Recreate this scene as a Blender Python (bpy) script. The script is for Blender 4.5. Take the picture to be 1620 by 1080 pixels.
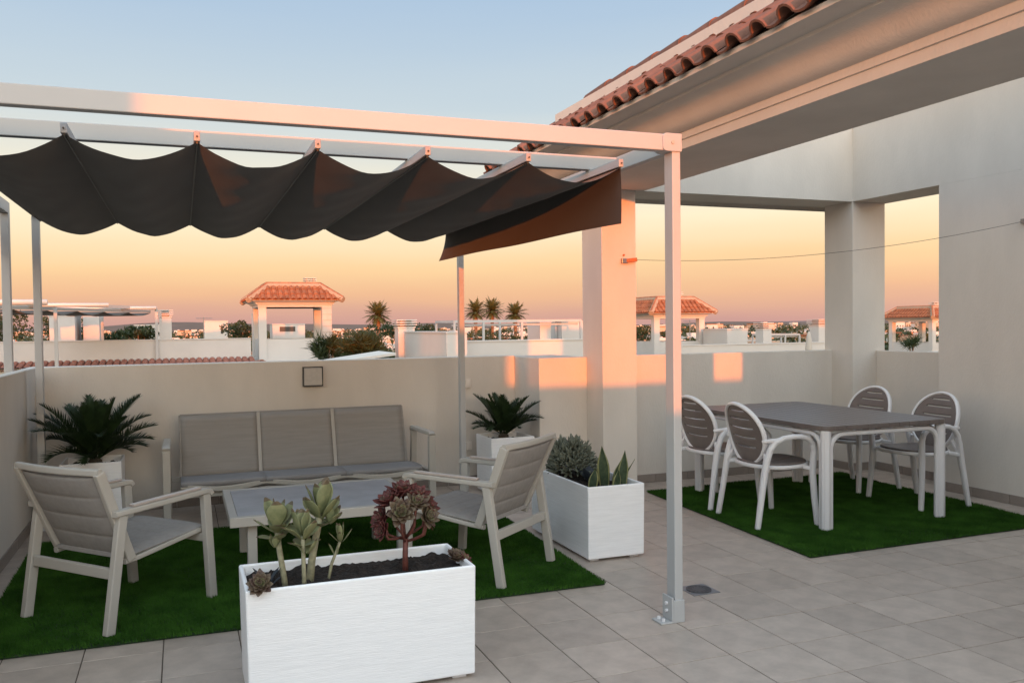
import bpy, bmesh, math, random
import numpy as np
from mathutils import Vector, Matrix, Quaternion

for o in list(bpy.data.objects): bpy.data.objects.remove(o)
SC = bpy.context.scene
COL = SC.collection
R = math.radians
rnd = random.Random(7)

# ------------------------------------------------------------------ camera
YAW, PITCH, ROLL = 0.3588, -0.0266, -0.0117
cam = bpy.data.cameras.new('camera')
cam.sensor_width = 36.0
cam.lens = 1349.71 / 1620 * 36.0
cam.shift_x = (810 - 794.09) / 1620
cam.shift_y = (551.06 - 540) / 1620
cam.clip_start, cam.clip_end = 0.05, 20000
co = bpy.data.objects.new('camera', cam); COL.objects.link(co)
fwd = Vector((math.sin(YAW)*math.cos(PITCH), math.cos(YAW)*math.cos(PITCH), math.sin(PITCH)))
rt0 = Vector((math.cos(YAW), -math.sin(YAW), 0)); up0 = rt0.cross(fwd)
rt = rt0*math.cos(ROLL) + up0*math.sin(ROLL); up = rt.cross(fwd)
mw = Matrix((rt, up, -fwd)).transposed().to_4x4(); mw.translation = (-1.2504, -3.5283, 1.4809)
co.matrix_world = mw
SC.camera = co

# ------------------------------------------------------------------ sky, sun, exposure
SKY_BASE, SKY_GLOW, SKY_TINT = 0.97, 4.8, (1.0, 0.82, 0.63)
SUN_AZ, SUN_EL = R(10.4), R(1.85)        # light travels towards +Y, a little to +X, almost level
def s2l(c):
    return tuple((x/255/12.92 if x/255 <= 0.04045 else ((x/255+0.055)/1.055)**2.4) for x in c)
world = bpy.data.worlds.new('World'); SC.world = world; world.use_nodes = True
wt = world.node_tree; wt.nodes.clear()
def wn(t, **k):
    n = wt.nodes.new(t)
    for a, b in k.items(): setattr(n, a, b)
    return n
tc = wn('ShaderNodeTexCoord')
sep = wn('ShaderNodeSeparateXYZ'); wt.links.new(tc.outputs['Generated'], sep.inputs[0])
asin = wn('ShaderNodeMath', operation='ARCSINE'); wt.links.new(sep.outputs['Z'], asin.inputs[0])
hz = wn('ShaderNodeTexNoise'); hz.inputs['Scale'].default_value = 2.2; hz.inputs['Detail'].default_value = 5
hm_ = wn('ShaderNodeMapping'); hm_.inputs['Scale'].default_value = (1,1,9); wt.links.new(tc.outputs['Generated'], hm_.inputs[0]); wt.links.new(hm_.outputs[0], hz.inputs['Vector'])
hz2 = wn('ShaderNodeMath', operation='MULTIPLY_ADD'); wt.links.new(hz.outputs['Fac'], hz2.inputs[0]); hz2.inputs[1].default_value = R(2.4); hz2.inputs[2].default_value = R(-1.2)
hz3 = wn('ShaderNodeMath', operation='ADD'); wt.links.new(asin.outputs[0], hz3.inputs[0]); wt.links.new(hz2.outputs[0], hz3.inputs[1])
nrm = wn('ShaderNodeMapRange'); wt.links.new(hz3.outputs[0], nrm.inputs[0])
nrm.inputs['From Min'].default_value = 0; nrm.inputs['From Max'].default_value = math.pi/2
ramp = wn('ShaderNodeValToRGB'); wt.links.new(nrm.outputs[0], ramp.inputs[0])
SKY = [(0, (210,162,153)), (0.8, (222,172,153)), (2.2, (241,190,151)), (4.0, (251,211,162)), (7.0, (252,236,203)),
       (10.0, (232,227,213)), (14.0, (196,209,218)), (21.0, (168,192,218)), (40.0, (166,190,216)), (90.0, (160,186,214))]
cr = ramp.color_ramp
while len(cr.elements) < len(SKY): cr.elements.new(0.5)
for e, (d, c) in zip(cr.elements, SKY):
    e.position = d/90; e.color = s2l(c) + (1,)
# the sky brightens smoothly towards the setting sun behind the viewer
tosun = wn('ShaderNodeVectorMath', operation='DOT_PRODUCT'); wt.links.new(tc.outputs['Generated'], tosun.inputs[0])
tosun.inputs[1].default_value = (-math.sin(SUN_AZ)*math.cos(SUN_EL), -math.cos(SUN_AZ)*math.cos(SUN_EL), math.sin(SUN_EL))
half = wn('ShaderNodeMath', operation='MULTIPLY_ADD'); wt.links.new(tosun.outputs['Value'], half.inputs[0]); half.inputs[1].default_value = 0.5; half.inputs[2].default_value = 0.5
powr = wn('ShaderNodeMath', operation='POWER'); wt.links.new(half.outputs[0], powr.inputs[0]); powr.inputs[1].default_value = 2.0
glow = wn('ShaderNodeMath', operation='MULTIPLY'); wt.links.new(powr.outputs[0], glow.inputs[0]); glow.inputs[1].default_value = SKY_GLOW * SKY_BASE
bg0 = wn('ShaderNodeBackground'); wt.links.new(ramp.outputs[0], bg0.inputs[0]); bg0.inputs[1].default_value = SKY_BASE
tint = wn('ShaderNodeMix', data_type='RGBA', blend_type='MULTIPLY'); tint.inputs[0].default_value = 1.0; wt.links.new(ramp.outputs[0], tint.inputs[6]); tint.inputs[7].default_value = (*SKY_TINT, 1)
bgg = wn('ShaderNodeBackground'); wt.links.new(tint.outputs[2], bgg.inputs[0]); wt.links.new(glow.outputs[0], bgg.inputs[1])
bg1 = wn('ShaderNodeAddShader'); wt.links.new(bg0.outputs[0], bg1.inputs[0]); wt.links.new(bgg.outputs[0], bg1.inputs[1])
sky = wn('ShaderNodeTexSky', sky_type='NISHITA'); sky.sun_disc = False
sky.sun_elevation = SUN_EL; sky.sun_rotation = math.pi + SUN_AZ
sky.air_density = 1.0; sky.dust_density = 2.0; sky.ozone_density = 1.0
bg2 = wn('ShaderNodeBackground'); wt.links.new(sky.outputs[0], bg2.inputs[0]); bg2.inputs[1].default_value = 0.05
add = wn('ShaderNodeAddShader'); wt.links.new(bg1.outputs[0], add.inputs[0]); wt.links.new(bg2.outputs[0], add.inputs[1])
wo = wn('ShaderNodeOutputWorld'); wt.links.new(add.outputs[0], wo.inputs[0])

sl = bpy.data.lights.new('sun', 'SUN'); sl.energy = 4.8; sl.angle = R(0.53); sl.color = (1.0, 0.20, 0.012)
so = bpy.data.objects.new('sun', sl); COL.objects.link(so)
sd = Vector((math.sin(SUN_AZ)*math.cos(SUN_EL), math.cos(SUN_AZ)*math.cos(SUN_EL), -math.sin(SUN_EL)))
so.rotation_euler = sd.to_track_quat('-Z', 'Y').to_euler()
SC.view_settings.view_transform = 'Standard'; SC.view_settings.look = 'None'
SC.view_settings.exposure = 0.0; SC.view_settings.gamma = 1.0; SC.view_settings.use_curve_mapping = False

# ------------------------------------------------------------------ materials
MATS = {}
def mat(name, col, rough=0.6, metal=0.0, var=0.0, scale=8.0, bump=0.0, bscale=60.0, stretch=(1,1,1), col2=None, spec=0.5, detail=4, sheen=0.0, coord='Object', bdist=0.01, trans=0.0, objvar=0.0):
    if name in MATS: return MATS[name]
    m = bpy.data.materials.new(name); m.use_nodes = True; nt = m.node_tree
    b = nt.nodes['Principled BSDF']
    b.inputs['Base Color'].default_value = (*col, 1); b.inputs['Roughness'].default_value = rough
    b.inputs['Metallic'].default_value = metal; b.inputs['Specular IOR Level'].default_value = spec
    if sheen: b.inputs['Sheen Weight'].default_value = sheen
    t = nt.nodes.new('ShaderNodeTexCoord')
    mp = nt.nodes.new('ShaderNodeMapping'); mp.inputs['Scale'].default_value = stretch
    nt.links.new(t.outputs[coord], mp.inputs[0])
    out = None
    if var or col2:
        n = nt.nodes.new('ShaderNodeTexNoise'); n.inputs['Scale'].default_value = scale; n.inputs['Detail'].default_value = detail
        n.inputs['Roughness'].default_value = 0.6
        nt.links.new(mp.outputs[0], n.inputs['Vector'])
        r = nt.nodes.new('ShaderNodeValToRGB')
        c2 = col2 if col2 else tuple(x*(1-var) for x in col)
        c1 = col if col2 else tuple(min(1, x*(1+var)) for x in col)
        r.color_ramp.elements[0].position = 0.35; r.color_ramp.elements[1].position = 0.65
        r.color_ramp.elements[0].color = (*c2, 1); r.color_ramp.elements[1].color = (*c1, 1)
        nt.links.new(n.outputs['Fac'], r.inputs[0]); out = r.outputs[0]
    if objvar:
        oi = nt.nodes.new('ShaderNodeObjectInfo')
        mr = nt.nodes.new('ShaderNodeMapRange'); mr.inputs['To Min'].default_value = 1-objvar; mr.inputs['To Max'].default_value = 1+objvar
        nt.links.new(oi.outputs['Random'], mr.inputs[0])
        mx = nt.nodes.new('ShaderNodeMix'); mx.data_type = 'RGBA'; mx.blend_type = 'MULTIPLY'; mx.inputs[0].default_value = 1
        if out: nt.links.new(out, mx.inputs[6])
        else: mx.inputs[6].default_value = (*col, 1)
        cb = nt.nodes.new('ShaderNodeCombineColor')
        for i in range(3): nt.links.new(mr.outputs[0], cb.inputs[i])
        nt.links.new(cb.outputs[0], mx.inputs[7]); out = mx.outputs[2]
    if out: nt.links.new(out, b.inputs['Base Color'])
    if bump:
        n2 = nt.nodes.new('ShaderNodeTexNoise'); n2.inputs['Scale'].default_value = bscale; n2.inputs['Detail'].default_value = 3
        nt.links.new(mp.outputs[0], n2.inputs['Vector'])
        bp = nt.nodes.new('ShaderNodeBump'); bp.inputs['Strength'].default_value = bump; bp.inputs['Distance'].default_value = bdist
        nt.links.new(n2.outputs['Fac'], bp.inputs['Height']); nt.links.new(bp.outputs[0], b.inputs['Normal'])
    if trans:
        tr = nt.nodes.new('ShaderNodeBsdfTranslucent'); mxs = nt.nodes.new('ShaderNodeMixShader'); mxs.inputs[0].default_value = trans
        if out: nt.links.new(out, tr.inputs[0])
        else: tr.inputs[0].default_value = (*col, 1)
        o = nt.nodes['Material Output']
        nt.links.new(b.outputs[0], mxs.inputs[1]); nt.links.new(tr.outputs[0], mxs.inputs[2]); nt.links.new(mxs.outputs[0], o.inputs[0])
    MATS[name] = m; return m

M_WALL = mat('plaster_cream', (0.635,0.58,0.52), 0.85, var=0.05, scale=2.2, stretch=(1,1,0.45), bump=0.30, bscale=70, bdist=0.006, detail=9)
M_WHITEWALL = mat('plaster_white', (0.54,0.51,0.48), 0.85, var=0.04, scale=0.6, bump=0.1, bscale=60)
M_TILE = mat('floor_tile', (0.415,0.342,0.288), 0.45, var=0.13, scale=7.0, bump=0.10, bscale=90, detail=9, objvar=0.085, coord='Object')
M_GROUT = mat('grout', (0.105,0.082,0.064), 0.9, var=0.15, scale=20)
M_SKIRT = mat('skirting_tile', (0.27,0.225,0.195), 0.45, var=0.10, scale=6, objvar=0.08)
M_ALU = mat('white_powder_coat', (0.43,0.425,0.42), 0.5, spec=0.5, var=0.02, scale=3)
M_CANOPY = mat('charcoal_canvas', (0.033,0.0285,0.0245), 0.85, var=0.16, scale=4, stretch=(1,0.4,1), bump=0.35, bscale=500, bdist=0.002, sheen=0.15, trans=0.10)
M_FRAME = mat('champagne_frame', (0.43,0.395,0.348), 0.42, var=0.03, scale=6, bump=0.03, bscale=300)
M_PAD = mat('taupe_padding', (0.30,0.275,0.255), 0.85, var=0.06, scale=30, bump=0.3, bscale=700, bdist=0.002)
M_SLING = mat('taupe_sling', (0.268,0.240,0.213), 0.75, var=0.06, scale=14, stretch=(0.3,1,4), bump=0.3, bscale=600, bdist=0.002)
M_SLINGSEAT = mat('grey_seat_sling', (0.25,0.235,0.23), 0.75, var=0.06, scale=14, stretch=(0.3,2,4), bump=0.3, bscale=600, bdist=0.002)
M_PIPING = mat('seam_piping', (0.47,0.43,0.385), 0.6)
M_ARMWOOD = mat('arm_inlay', (0.44,0.36,0.315), 0.28, var=0.10, scale=20, stretch=(1,8,8), spec=0.7)
M_STONE = mat('grey_table_panel', (0.30,0.305,0.33), 0.35, var=0.13, scale=7, detail=6)
M_PLASTIC = mat('white_resin', (0.72,0.70,0.70), 0.38, var=0.015, scale=5)
M_BROWN = mat('taupe_resin', (0.150,0.122,0.110), 0.42, var=0.06, scale=10, bump=0.08, bscale=200)
M_BLADE = mat('artificial_grass', (0.056,0.142,0.020), 0.75, var=0.35, scale=5, detail=10, col2=(0.026,0.074,0.011), spec=0.06)
M_BACKING = mat('grass_backing', (0.010,0.028,0.006), 0.9)
M_PLANTER = mat('white_brushed_planter', (0.85,0.84,0.84), 0.55, var=0.035, scale=4, detail=9, bump=0.42, bscale=14, stretch=(1.5,1.5,24), bdist=0.004)
M_SOIL = mat('soil', (0.022,0.015,0.012), 0.95, var=0.5, scale=40, bump=0.8, bscale=60, bdist=0.02)
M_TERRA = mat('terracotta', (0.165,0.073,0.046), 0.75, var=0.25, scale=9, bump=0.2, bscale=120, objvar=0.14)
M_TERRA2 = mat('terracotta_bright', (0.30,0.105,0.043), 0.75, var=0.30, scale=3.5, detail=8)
M_MORTAR = mat('mortar', (0.36,0.255,0.175), 0.9, var=0.12, scale=12, bump=0.3, bscale=80)
M_DARK = mat('dark_metal', (0.03,0.03,0.03), 0.45)
M_STEEL = mat('galvanised_steel', (0.30,0.30,0.31), 0.38, metal=0.9, var=0.1, scale=20)
M_ROLLER = mat('satin_aluminium', (0.60,0.58,0.55), 0.25, metal=0.0, spec=0.9)
M_GLASSW = mat('opal_glass', (0.42,0.40,0.375), 0.35, var=0.05, scale=30)
M_SWITCH = mat('socket_white', (0.72,0.66,0.60), 0.4)
M_CABLE = mat('cable', (0.10,0.085,0.07), 0.6)
M_CLIP = mat('orange_clip', (0.42,0.13,0.04), 0.55, var=0.2, scale=60)

def leafmat(name, c1, c2, scale=10, rough=0.5, trans=0.15):
    return mat(name, c1, rough, col2=c2, var=0.3, scale=scale, trans=trans, spec=0.4)
M_CYCAD = leafmat('cycad_green', (0.026,0.050,0.015), (0.010,0.022,0.007), 14)
M_STEMBROWN = mat('caudex_brown', (0.06,0.045,0.03), 0.9, var=0.4, scale=40, bump=0.6, bscale=60)
M_KAL = leafmat('pale_olive_leaf', (0.32,0.325,0.17), (0.215,0.235,0.115), 26, trans=0.25)
M_KALTIP = leafmat('brown_leaf_edge', (0.12,0.085,0.055), (0.17,0.13,0.07), 30)
M_KALSTEM = mat('olive_stem', (0.29,0.27,0.17), 0.7, var=0.2, scale=40, bump=0.4, bscale=90)
M_AEORED = leafmat('burgundy_leaf', (0.165,0.050,0.042), (0.080,0.020,0.019), 34)
M_AEOGRN = leafmat('rosette_green', (0.245,0.265,0.13), (0.19,0.15,0.085), 26)
M_AEOEDGE = leafmat('brown_green_leaf', (0.165,0.125,0.075), (0.085,0.045,0.035), 30)
M_AEOSTEM = mat('red_stem', (0.12,0.035,0.025), 0.6, var=0.3, scale=40)
M_SENECIO = leafmat('grey_green_leaf', (0.20,0.21,0.155), (0.125,0.135,0.10), 12)
M_SNAKE = leafmat('snake_green', (0.055,0.085,0.04), (0.022,0.042,0.02), 30)
M_SNAKEEDGE = leafmat('snake_edge', (0.32,0.31,0.14), (0.25,0.25,0.10), 20)
M_AGAVE = leafmat('blue_black_leaf', (0.045,0.055,0.065), (0.025,0.03,0.04), 12)
M_PALM = leafmat('palm_green', (0.13,0.125,0.04), (0.075,0.085,0.03), 2, trans=0.25)
M_TRUNK = mat('palm_trunk', (0.22,0.13,0.08), 0.9, var=0.35, scale=4, bump=0.5, bscale=8)
M_BUSH = leafmat('bush_green', (0.055,0.075,0.025), (0.03,0.045,0.016), 1.2, trans=0.2)

# ------------------------------------------------------------------ mesh helpers
class MB:
    def __init__(s): s.v, s.f, s.m = [], [], []
    def add(s, vs, fs, mi=0):
        o = len(s.v); s.v.extend([tuple(v) for v in vs]); s.f.extend([tuple(i+o for i in f) for f in fs]); s.m.extend([mi]*len(fs)); return s
    def box(s, c, d, rot=None, mi=0):
        hx, hy, hz = d[0]/2, d[1]/2, d[2]/2; c = Vector(c); vs = []
        for z in (-hz, hz):
            for x, y in ((-hx,-hy),(hx,-hy),(hx,hy),(-hx,hy)):
                p = Vector((x,y,z));
                if rot is not None: p = rot @ p
                vs.append(c+p)
        return s.add(vs, [(3,2,1,0),(4,5,6,7),(0,1,5,4),(1,2,6,5),(2,3,7,6),(3,0,4,7)], mi)
    def lim(s, x0, x1, y0, y1, z0, z1, mi=0):
        return s.box(((x0+x1)/2,(y0+y1)/2,(z0+z1)/2), (x1-x0,y1-y0,z1-z0), mi=mi)
    def sweep(s, pts, prof, upv=(0,0,1), closed=False, cap=True, mi=0, scales=None):
        # sweep a 2-D profile [(a,b)..] along pts; a = sideways, b = along up
        pts = [Vector(p) for p in pts]; n = len(pts); k = len(prof); vs = []; U = Vector(upv)
        for i, p in enumerate(pts):
            if closed: t = pts[(i+1) % n]-pts[i-1]
            else: t = pts[min(i+1,n-1)]-pts[max(i-1,0)]
            t.normalize(); a = t.cross(U)
            if a.length < 1e-4: a = t.cross(Vector((0.0,1.0,0.01)))
            a.normalize(); b = a.cross(t); q = 1.0 if scales is None else scales[i]
            # mitre
            m = 1.0
            if (closed or 0 < i < n-1):
                d1 = (pts[i]-pts[i-1]).normalized(); m = 1/max(0.6, abs(d1.dot(t)))
            for (u, w) in prof: vs.append(p + a*(u*q*(m if abs(t.cross(U).length)>0.99 and False else 1)) + b*(w*q))
        fs = []
        for i in range(n if closed else n-1):
            j = (i+1) % n
            for q in range(k): fs.append((i*k+q, i*k+(q+1)%k, j*k+(q+1)%k, j*k+q))
        if cap and not closed:
            fs.append(tuple(range(k))[::-1]); fs.append(tuple((n-1)*k+q for q in range(k)))
        return s.add(vs, fs, mi)
    def bar(s, a, b, w, h, upv=(0,0,1), mi=0, taper=1.0):
        return s.sweep([a, b], [(-w/2,-h/2),(w/2,-h/2),(w/2,h/2),(-w/2,h/2)], upv, mi=mi, scales=[1, taper])
    def rbar(s, pts, w, h, upv=(0,0,1), mi=0, r=0.25, closed=False, scales=None):   # rounded-rect sweep
        q = []
        for cx, cy, a0 in ((w/2,h/2,0),(-w/2,h/2,90),(-w/2,-h/2,180),(w/2,-h/2,270)):
            rr = min(w,h)*r
            for k in range(3):
                a = R(a0+45*k); q.append((cx-math.copysign(rr,cx)+rr*math.cos(a), cy-math.copysign(rr,cy)+rr*math.sin(a)))
        return s.sweep(pts, q, upv, closed=closed, mi=mi, scales=scales)
    def tube(s, pts, r, n=8, mi=0, closed=False, scales=None):
        return s.sweep(pts, [(r*math.cos(2*math.pi*k/n), r*math.sin(2*math.pi*k/n)) for k in range(n)], mi=mi, closed=closed, scales=scales)
    def prism(s, poly, z0, z1, mi=0):
        n = len(poly); vs = [(x,y,z0) for x,y in poly]+[(x,y,z1) for x,y in poly]
        fs = [tuple(range(n))[::-1], tuple(range(n,2*n))]+[(i,(i+1)%n,n+(i+1)%n,n+i) for i in range(n)]
        return s.add(vs, fs, mi)
    def grid(s, P, mi=0, flip=False):           # P[i][j] points
        a, b = len(P), len(P[0]); vs = [p for r_ in P for p in r_]; fs = []
        for i in range(a-1):
            for j in range(b-1):
                q = (i*b+j, i*b+j+1, (i+1)*b+j+1, (i+1)*b+j); fs.append(q[::-1] if flip else q)
        return s.add(vs, fs, mi)
    def cyl(s, c, r, h, n=12, axis='z', mi=0, r2=None):
        r2 = r if r2 is None else r2; c = Vector(c); vs = []
        for rr, t in ((r,-h/2),(r2,h/2)):
            for k in range(n):
                a = 2*math.pi*k/n; p = (rr*math.cos(a), rr*math.sin(a), t)
                if axis == 'x': p = (p[2], p[0], p[1])
                if axis == 'y': p = (p[1], p[2], p[0])
                vs.append(c+Vector(p))
        return s.add(vs, [tuple(range(n))[::-1], tuple(range(n,2*n))]+[(i,(i+1)%n,n+(i+1)%n,n+i) for i in range(n)], mi)
    def leaf(s, base, d, nrm, L, W, curl=0.0, cup=0.12, mi=0, seg=4, tip=0.06, base_w=0.35, edge_mi=None, tipmi=None):
        # a cupped leaf; d = growth direction, nrm = upper side
        base = Vector(base); d = Vector(d).normalized(); nn = Vector(nrm); side = d.cross(nn)
        if side.length < 1e-4: side = d.cross(Vector((1,0.3,0.2)))
        side.normalize(); nn = side.cross(d).normalized(); rows = []; p = base.copy(); dd = d.copy()
        for i in range(seg+1):
            t = i/seg
            w = W/2*(base_w+(1-base_w)*math.sin(min(1,t/0.6)*math.pi/2)) if t < 0.6 else W/2*max(tip, math.cos((t-0.6)/0.4*math.pi/2))
            ax = side.cross(dd).normalized()
            rows.append([p - side*w + ax*w*cup*2, p, p + side*w + ax*w*cup*2])
            dd = (dd + nn*curl/seg).normalized(); p = p + dd*(L/seg)
        o = len(s.v); s.v.extend([tuple(x) for r_ in rows for x in r_])
        for i in range(seg):
            for j in range(2):
                s.f.append((o+i*3+j, o+i*3+j+1, o+(i+1)*3+j+1, o+(i+1)*3+j)); s.m.append(tipmi if (tipmi is not None and i == seg-1) else mi)
        return s
    def mesh(s, name, mats, smooth=False):
        me = bpy.data.meshes.new(name); me.from_pydata(s.v, [], s.f)
        for m in (mats if isinstance(mats, (list, tuple)) else [mats]): me.materials.append(m)
        if any(s.m): me.polygons.foreach_set('material_index', s.m)
        if smooth: me.polygons.foreach_set('use_smooth', [True]*len(me.polygons))
        me.update(); return me
    def build(s, name, mats, parent=None, smooth=False, bevel=0, seg=2, weld=False):
        o = bpy.data.objects.new(name, s.mesh(name, mats, smooth)); COL.objects.link(o)
        if parent: o.parent = parent
        if bevel:
            b = o.modifiers.new('bevel', 'BEVEL'); b.width = bevel; b.segments = seg; b.limit_method = 'ANGLE'; b.angle_limit = R(40)
            b.harden_normals = False
        return o

def tag(o, label, cat, group=None, kind=None):
    if label: o['label'] = label
    if cat: o['category'] = cat
    if group: o['group'] = group
    if kind: o['kind'] = kind
    return o
def thing(name, label, cat, loc=(0,0,0), rz=0, group=None):
    o = bpy.data.objects.new(name, None); COL.objects.link(o); o.empty_display_size = 0.2
    o.location = loc; o.rotation_euler = (0,0,rz); return tag(o, label, cat, group)
def copy_tree(o, parent=None):
    c = o.copy(); COL.objects.link(c); c.parent = parent
    for ch in [x for x in bpy.data.objects if x.parent == o]: copy_tree(ch, c)
    return c
def inst(src, parent, loc, rot=(0,0,0), scl=(1,1,1)):
    c = src.copy(); COL.objects.link(c); c.parent = parent; c.location = loc; c.rotation_euler = rot; c.scale = scl; return c
def arc(cx, cy, r, a0, a1, n=6): return [(cx+r*math.cos(R(a0+(a1-a0)*k/n)), cy+r*math.sin(R(a0+(a1-a0)*k/n))) for k in range(n+1)]

# ================================================================== SETTING
# ------------------------------------------------------------------ terrace floor
TS = 0.34
fl = MB().lim(-2.40, 5.36, -7.1, 4.22, -0.30, -0.004).build('terrace_floor', M_GROUT); fl['kind'] = 'structure'
RUG1 = [(-2.19,0.845),(0.976,0.785),(1.055,3.02),(-2.22,3.10)]
RUG2 = [(2.417,0.775),(4.62,0.80),(4.72,3.05),(2.555,3.02)]
def inside(p, poly, m=0.0):
    cx = sum(q[0] for q in poly)/4; cy = sum(q[1] for q in poly)/4
    for i in range(4):
        a, b = poly[i], poly[(i+1)%4]; nx, ny = b[1]-a[1], a[0]-b[0]; l = math.hypot(nx, ny)
        if ((p[0]-a[0])*nx+(p[1]-a[1])*ny)/l*(-1 if ((cx-a[0])*nx+(cy-a[1])*ny) < 0 else 1)*1 < m*1: 
            return False
    return True
tm = MB().box((0,0,-0.006), (TS-0.0054, TS-0.0054, 0.012)).build('floor_tile', M_TILE, fl, bevel=0.0012, seg=1)
first = True; rest = MB()
for c in range(-7, 16):
    for r_ in range(-21, 13):
        x, y = (c+0.5)*TS, (r_+0.5)*TS
        if x > 5.3 or y > 4.2: continue
        hid = inside((x,y), RUG1, 0.24) or inside((x,y), RUG2, 0.24)
        if r_ < -4 or hid or (x > 5.0 and y < 2.2) or (x<1.7 and y>4.1):
            rest.box((x,y,-0.006), (TS-0.0054, TS-0.0054, 0.012))
        else:
            z = rnd.uniform(-0.0006, 0.0006); q = rnd.choice((0,1,2,3))*math.pi/2
            if first: tm.location = (x,y,z); first = False
            else: inst(tm, fl, (x,y,z), (rnd.uniform(-.0012,.0012), rnd.uniform(-.0012,.0012), q))
ro = rest.build('floor_tiles', M_TILE, fl); ro['kind'] = 'stuff'

# ------------------------------------------------------------------ parapets
ZP = 1.194
sk0 = MB().box((0,-0.005,0.04), (0.335, 0.010, 0.078)).build('skirting_tile', M_SKIRT, None, bevel=0.002, seg=1)
_skused = [False]
def skirting(parent, a, b, ang):
    # tiles from a to b on a wall whose face looks along -Y rotated by ang; parent at the origin
    a, b = Vector(a), Vector(b); L = (b-a).length; n = max(1, round(L/0.34)); d = (b-a)/n
    for i in range(n):
        p = a + d*(i+0.5); sc = (d.length-0.004)/0.335
        if not _skused[0]:
            o = sk0; o.parent = parent; _skused[0] = True
        else: o = inst(sk0, parent, (0,0,0))
        o.location = (p.x, p.y, 0); o.rotation_euler = (0,0,ang); o.scale = (sc, 1, 1)
w = thing('parapet_wall', 'long cream rendered parapet wall behind the sofa', 'wall')
MB().lim(-2.33, 1.725, 4.06, 4.24, -0.3, ZP).build('rendered_wall', M_WALL, w, bevel=0.006)
skirting(w, (-2.33,4.06,0), (1.725,4.06,0), 0)
w = thing('party_wall', 'cream side wall next to the pergola corner and the armchair', 'wall')
MB().lim(-2.405, -2.33, -7.1, 4.24, -0.3, ZP).build('rendered_wall', M_WALL, w, bevel=0.006)
skirting(w, (-2.33,-1.36,0), (-2.33,4.05,0), math.pi/2)
w = thing('parapet_block', 'short proud piece of cream wall behind the right palm planter', 'wall')
MB().lim(1.725, 2.198, 3.47, 4.24, -0.3, 1.188).build('rendered_wall', M_WALL, w, bevel=0.006)
skirting(w, (1.725,3.47,0), (2.198,3.47,0), 0); skirting(w, (1.725,4.05,0), (1.725,3.46,0), -math.pi/2)
w = thing('front_parapet', 'cream parapet wall with coping at the open end of the terrace', 'wall')
MB().lim(-2.33, 7.5, -7.3, -7.1, -0.3, 1.25).build('rendered_wall', M_WALL, w, bevel=0.006)
MB().lim(-2.38, 7.5, -7.34, -7.06, 1.25, 1.28).build('coping', M_WALL, w)

# ------------------------------------------------------------------ covered dining corner (roof pavilion)
pv = thing('roof_pavilion', 'cream pavilion with tiled roof edge over the dining corner', 'building')
def col_(x0,x1,y0,y1,z1=2.664): return MB().lim(x0,x1,y0,y1,-0.3,z1).build('column', M_WALL, pv, bevel=0.006)
col_(2.198,2.537,3.157,3.55); col_(4.965,5.375,3.157,3.55); col_(2.198,2.537,-2.05,-1.60)
MB().lim(4.965,5.375,-2.40,2.134,-0.3,2.662).build('side_wall', M_WALL, pv, bevel=0.004)
MB().lim(2.86,4.965,-2.40,-2.02,-0.3,2.662).build('end_wall', M_WALL, pv)
MB().lim(2.537,4.965,3.44,3.535,-0.3,ZP).build('parapet', M_WALL, pv, bevel=0.006)
MB().lim(5.26,5.36,2.134,3.157,-0.3,ZP-0.004).build('parapet', M_WALL, pv, bevel=0.006)
ZB, ZT = 2.662, 3.38
bm_ = MB()
def ring(mb, profile, base, mi=0):          # profile (outward offset, z), base rect x0,x1,y0,y1
    x0,x1,y0,y1 = base; vs = []
    for o,z in profile: vs += [(x0-o,y0-o,z),(x1+o,y0-o,z),(x1+o,y1+o,z),(x0-o,y1+o,z)]
    fs = []
    for i in range(len(profile)-1):
        for k in range(4): fs.append((i*4+k, i*4+(k+1)%4, (i+1)*4+(k+1)%4, (i+1)*4+k))
    return mb.add(vs, fs, mi)
BASE = (1.95, 5.40, -2.45, 3.57); RB = (1.95, 5.40, -2.45, 3.86)
for x0,x1,y0,y1 in ((1.952,2.62,-2.448,3.568),(2.62,4.965,3.157,3.568),(4.965,5.398,-2.448,3.568),(2.62,4.965,-2.448,-2.02)):
    bm_.lim(x0,x1,y0,y1,ZB,ZT)
bm_.build('beam', M_WALL, pv)
prof = [(-0.002,ZB-0.001),(0.0,ZB),(0.002,2.704),(-0.022,2.706),(-0.022,2.722),(0.012,2.724),(0.014,2.768)]
_p = [(0.0,0.0)]
for k in range(24):
    u = (k+0.5)/24; ph_ = R(8+62*math.sin(math.pi*u**0.8)**1.3); _p.append((_p[-1][0]+math.cos(ph_), _p[-1][1]+math.sin(ph_)))
prof += [(0.018+0.225*x/_p[-1][0], 2.769+0.130*z/_p[-1][1]) for x, z in _p]
prof += [(0.248,2.900)]
prof += [(0.25,2.918),(0.285,2.920),(0.40,2.922),(0.40,2.952)]
cor = ring(MB(), prof, RB).build('cornice', M_WHITEWALL if False else M_WALL, pv)
rf = ring(MB(), [(0.40,2.950),(-0.26,3.384),(-0.41,3.384)], RB).build('roof', M_MORTAR, pv)
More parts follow.
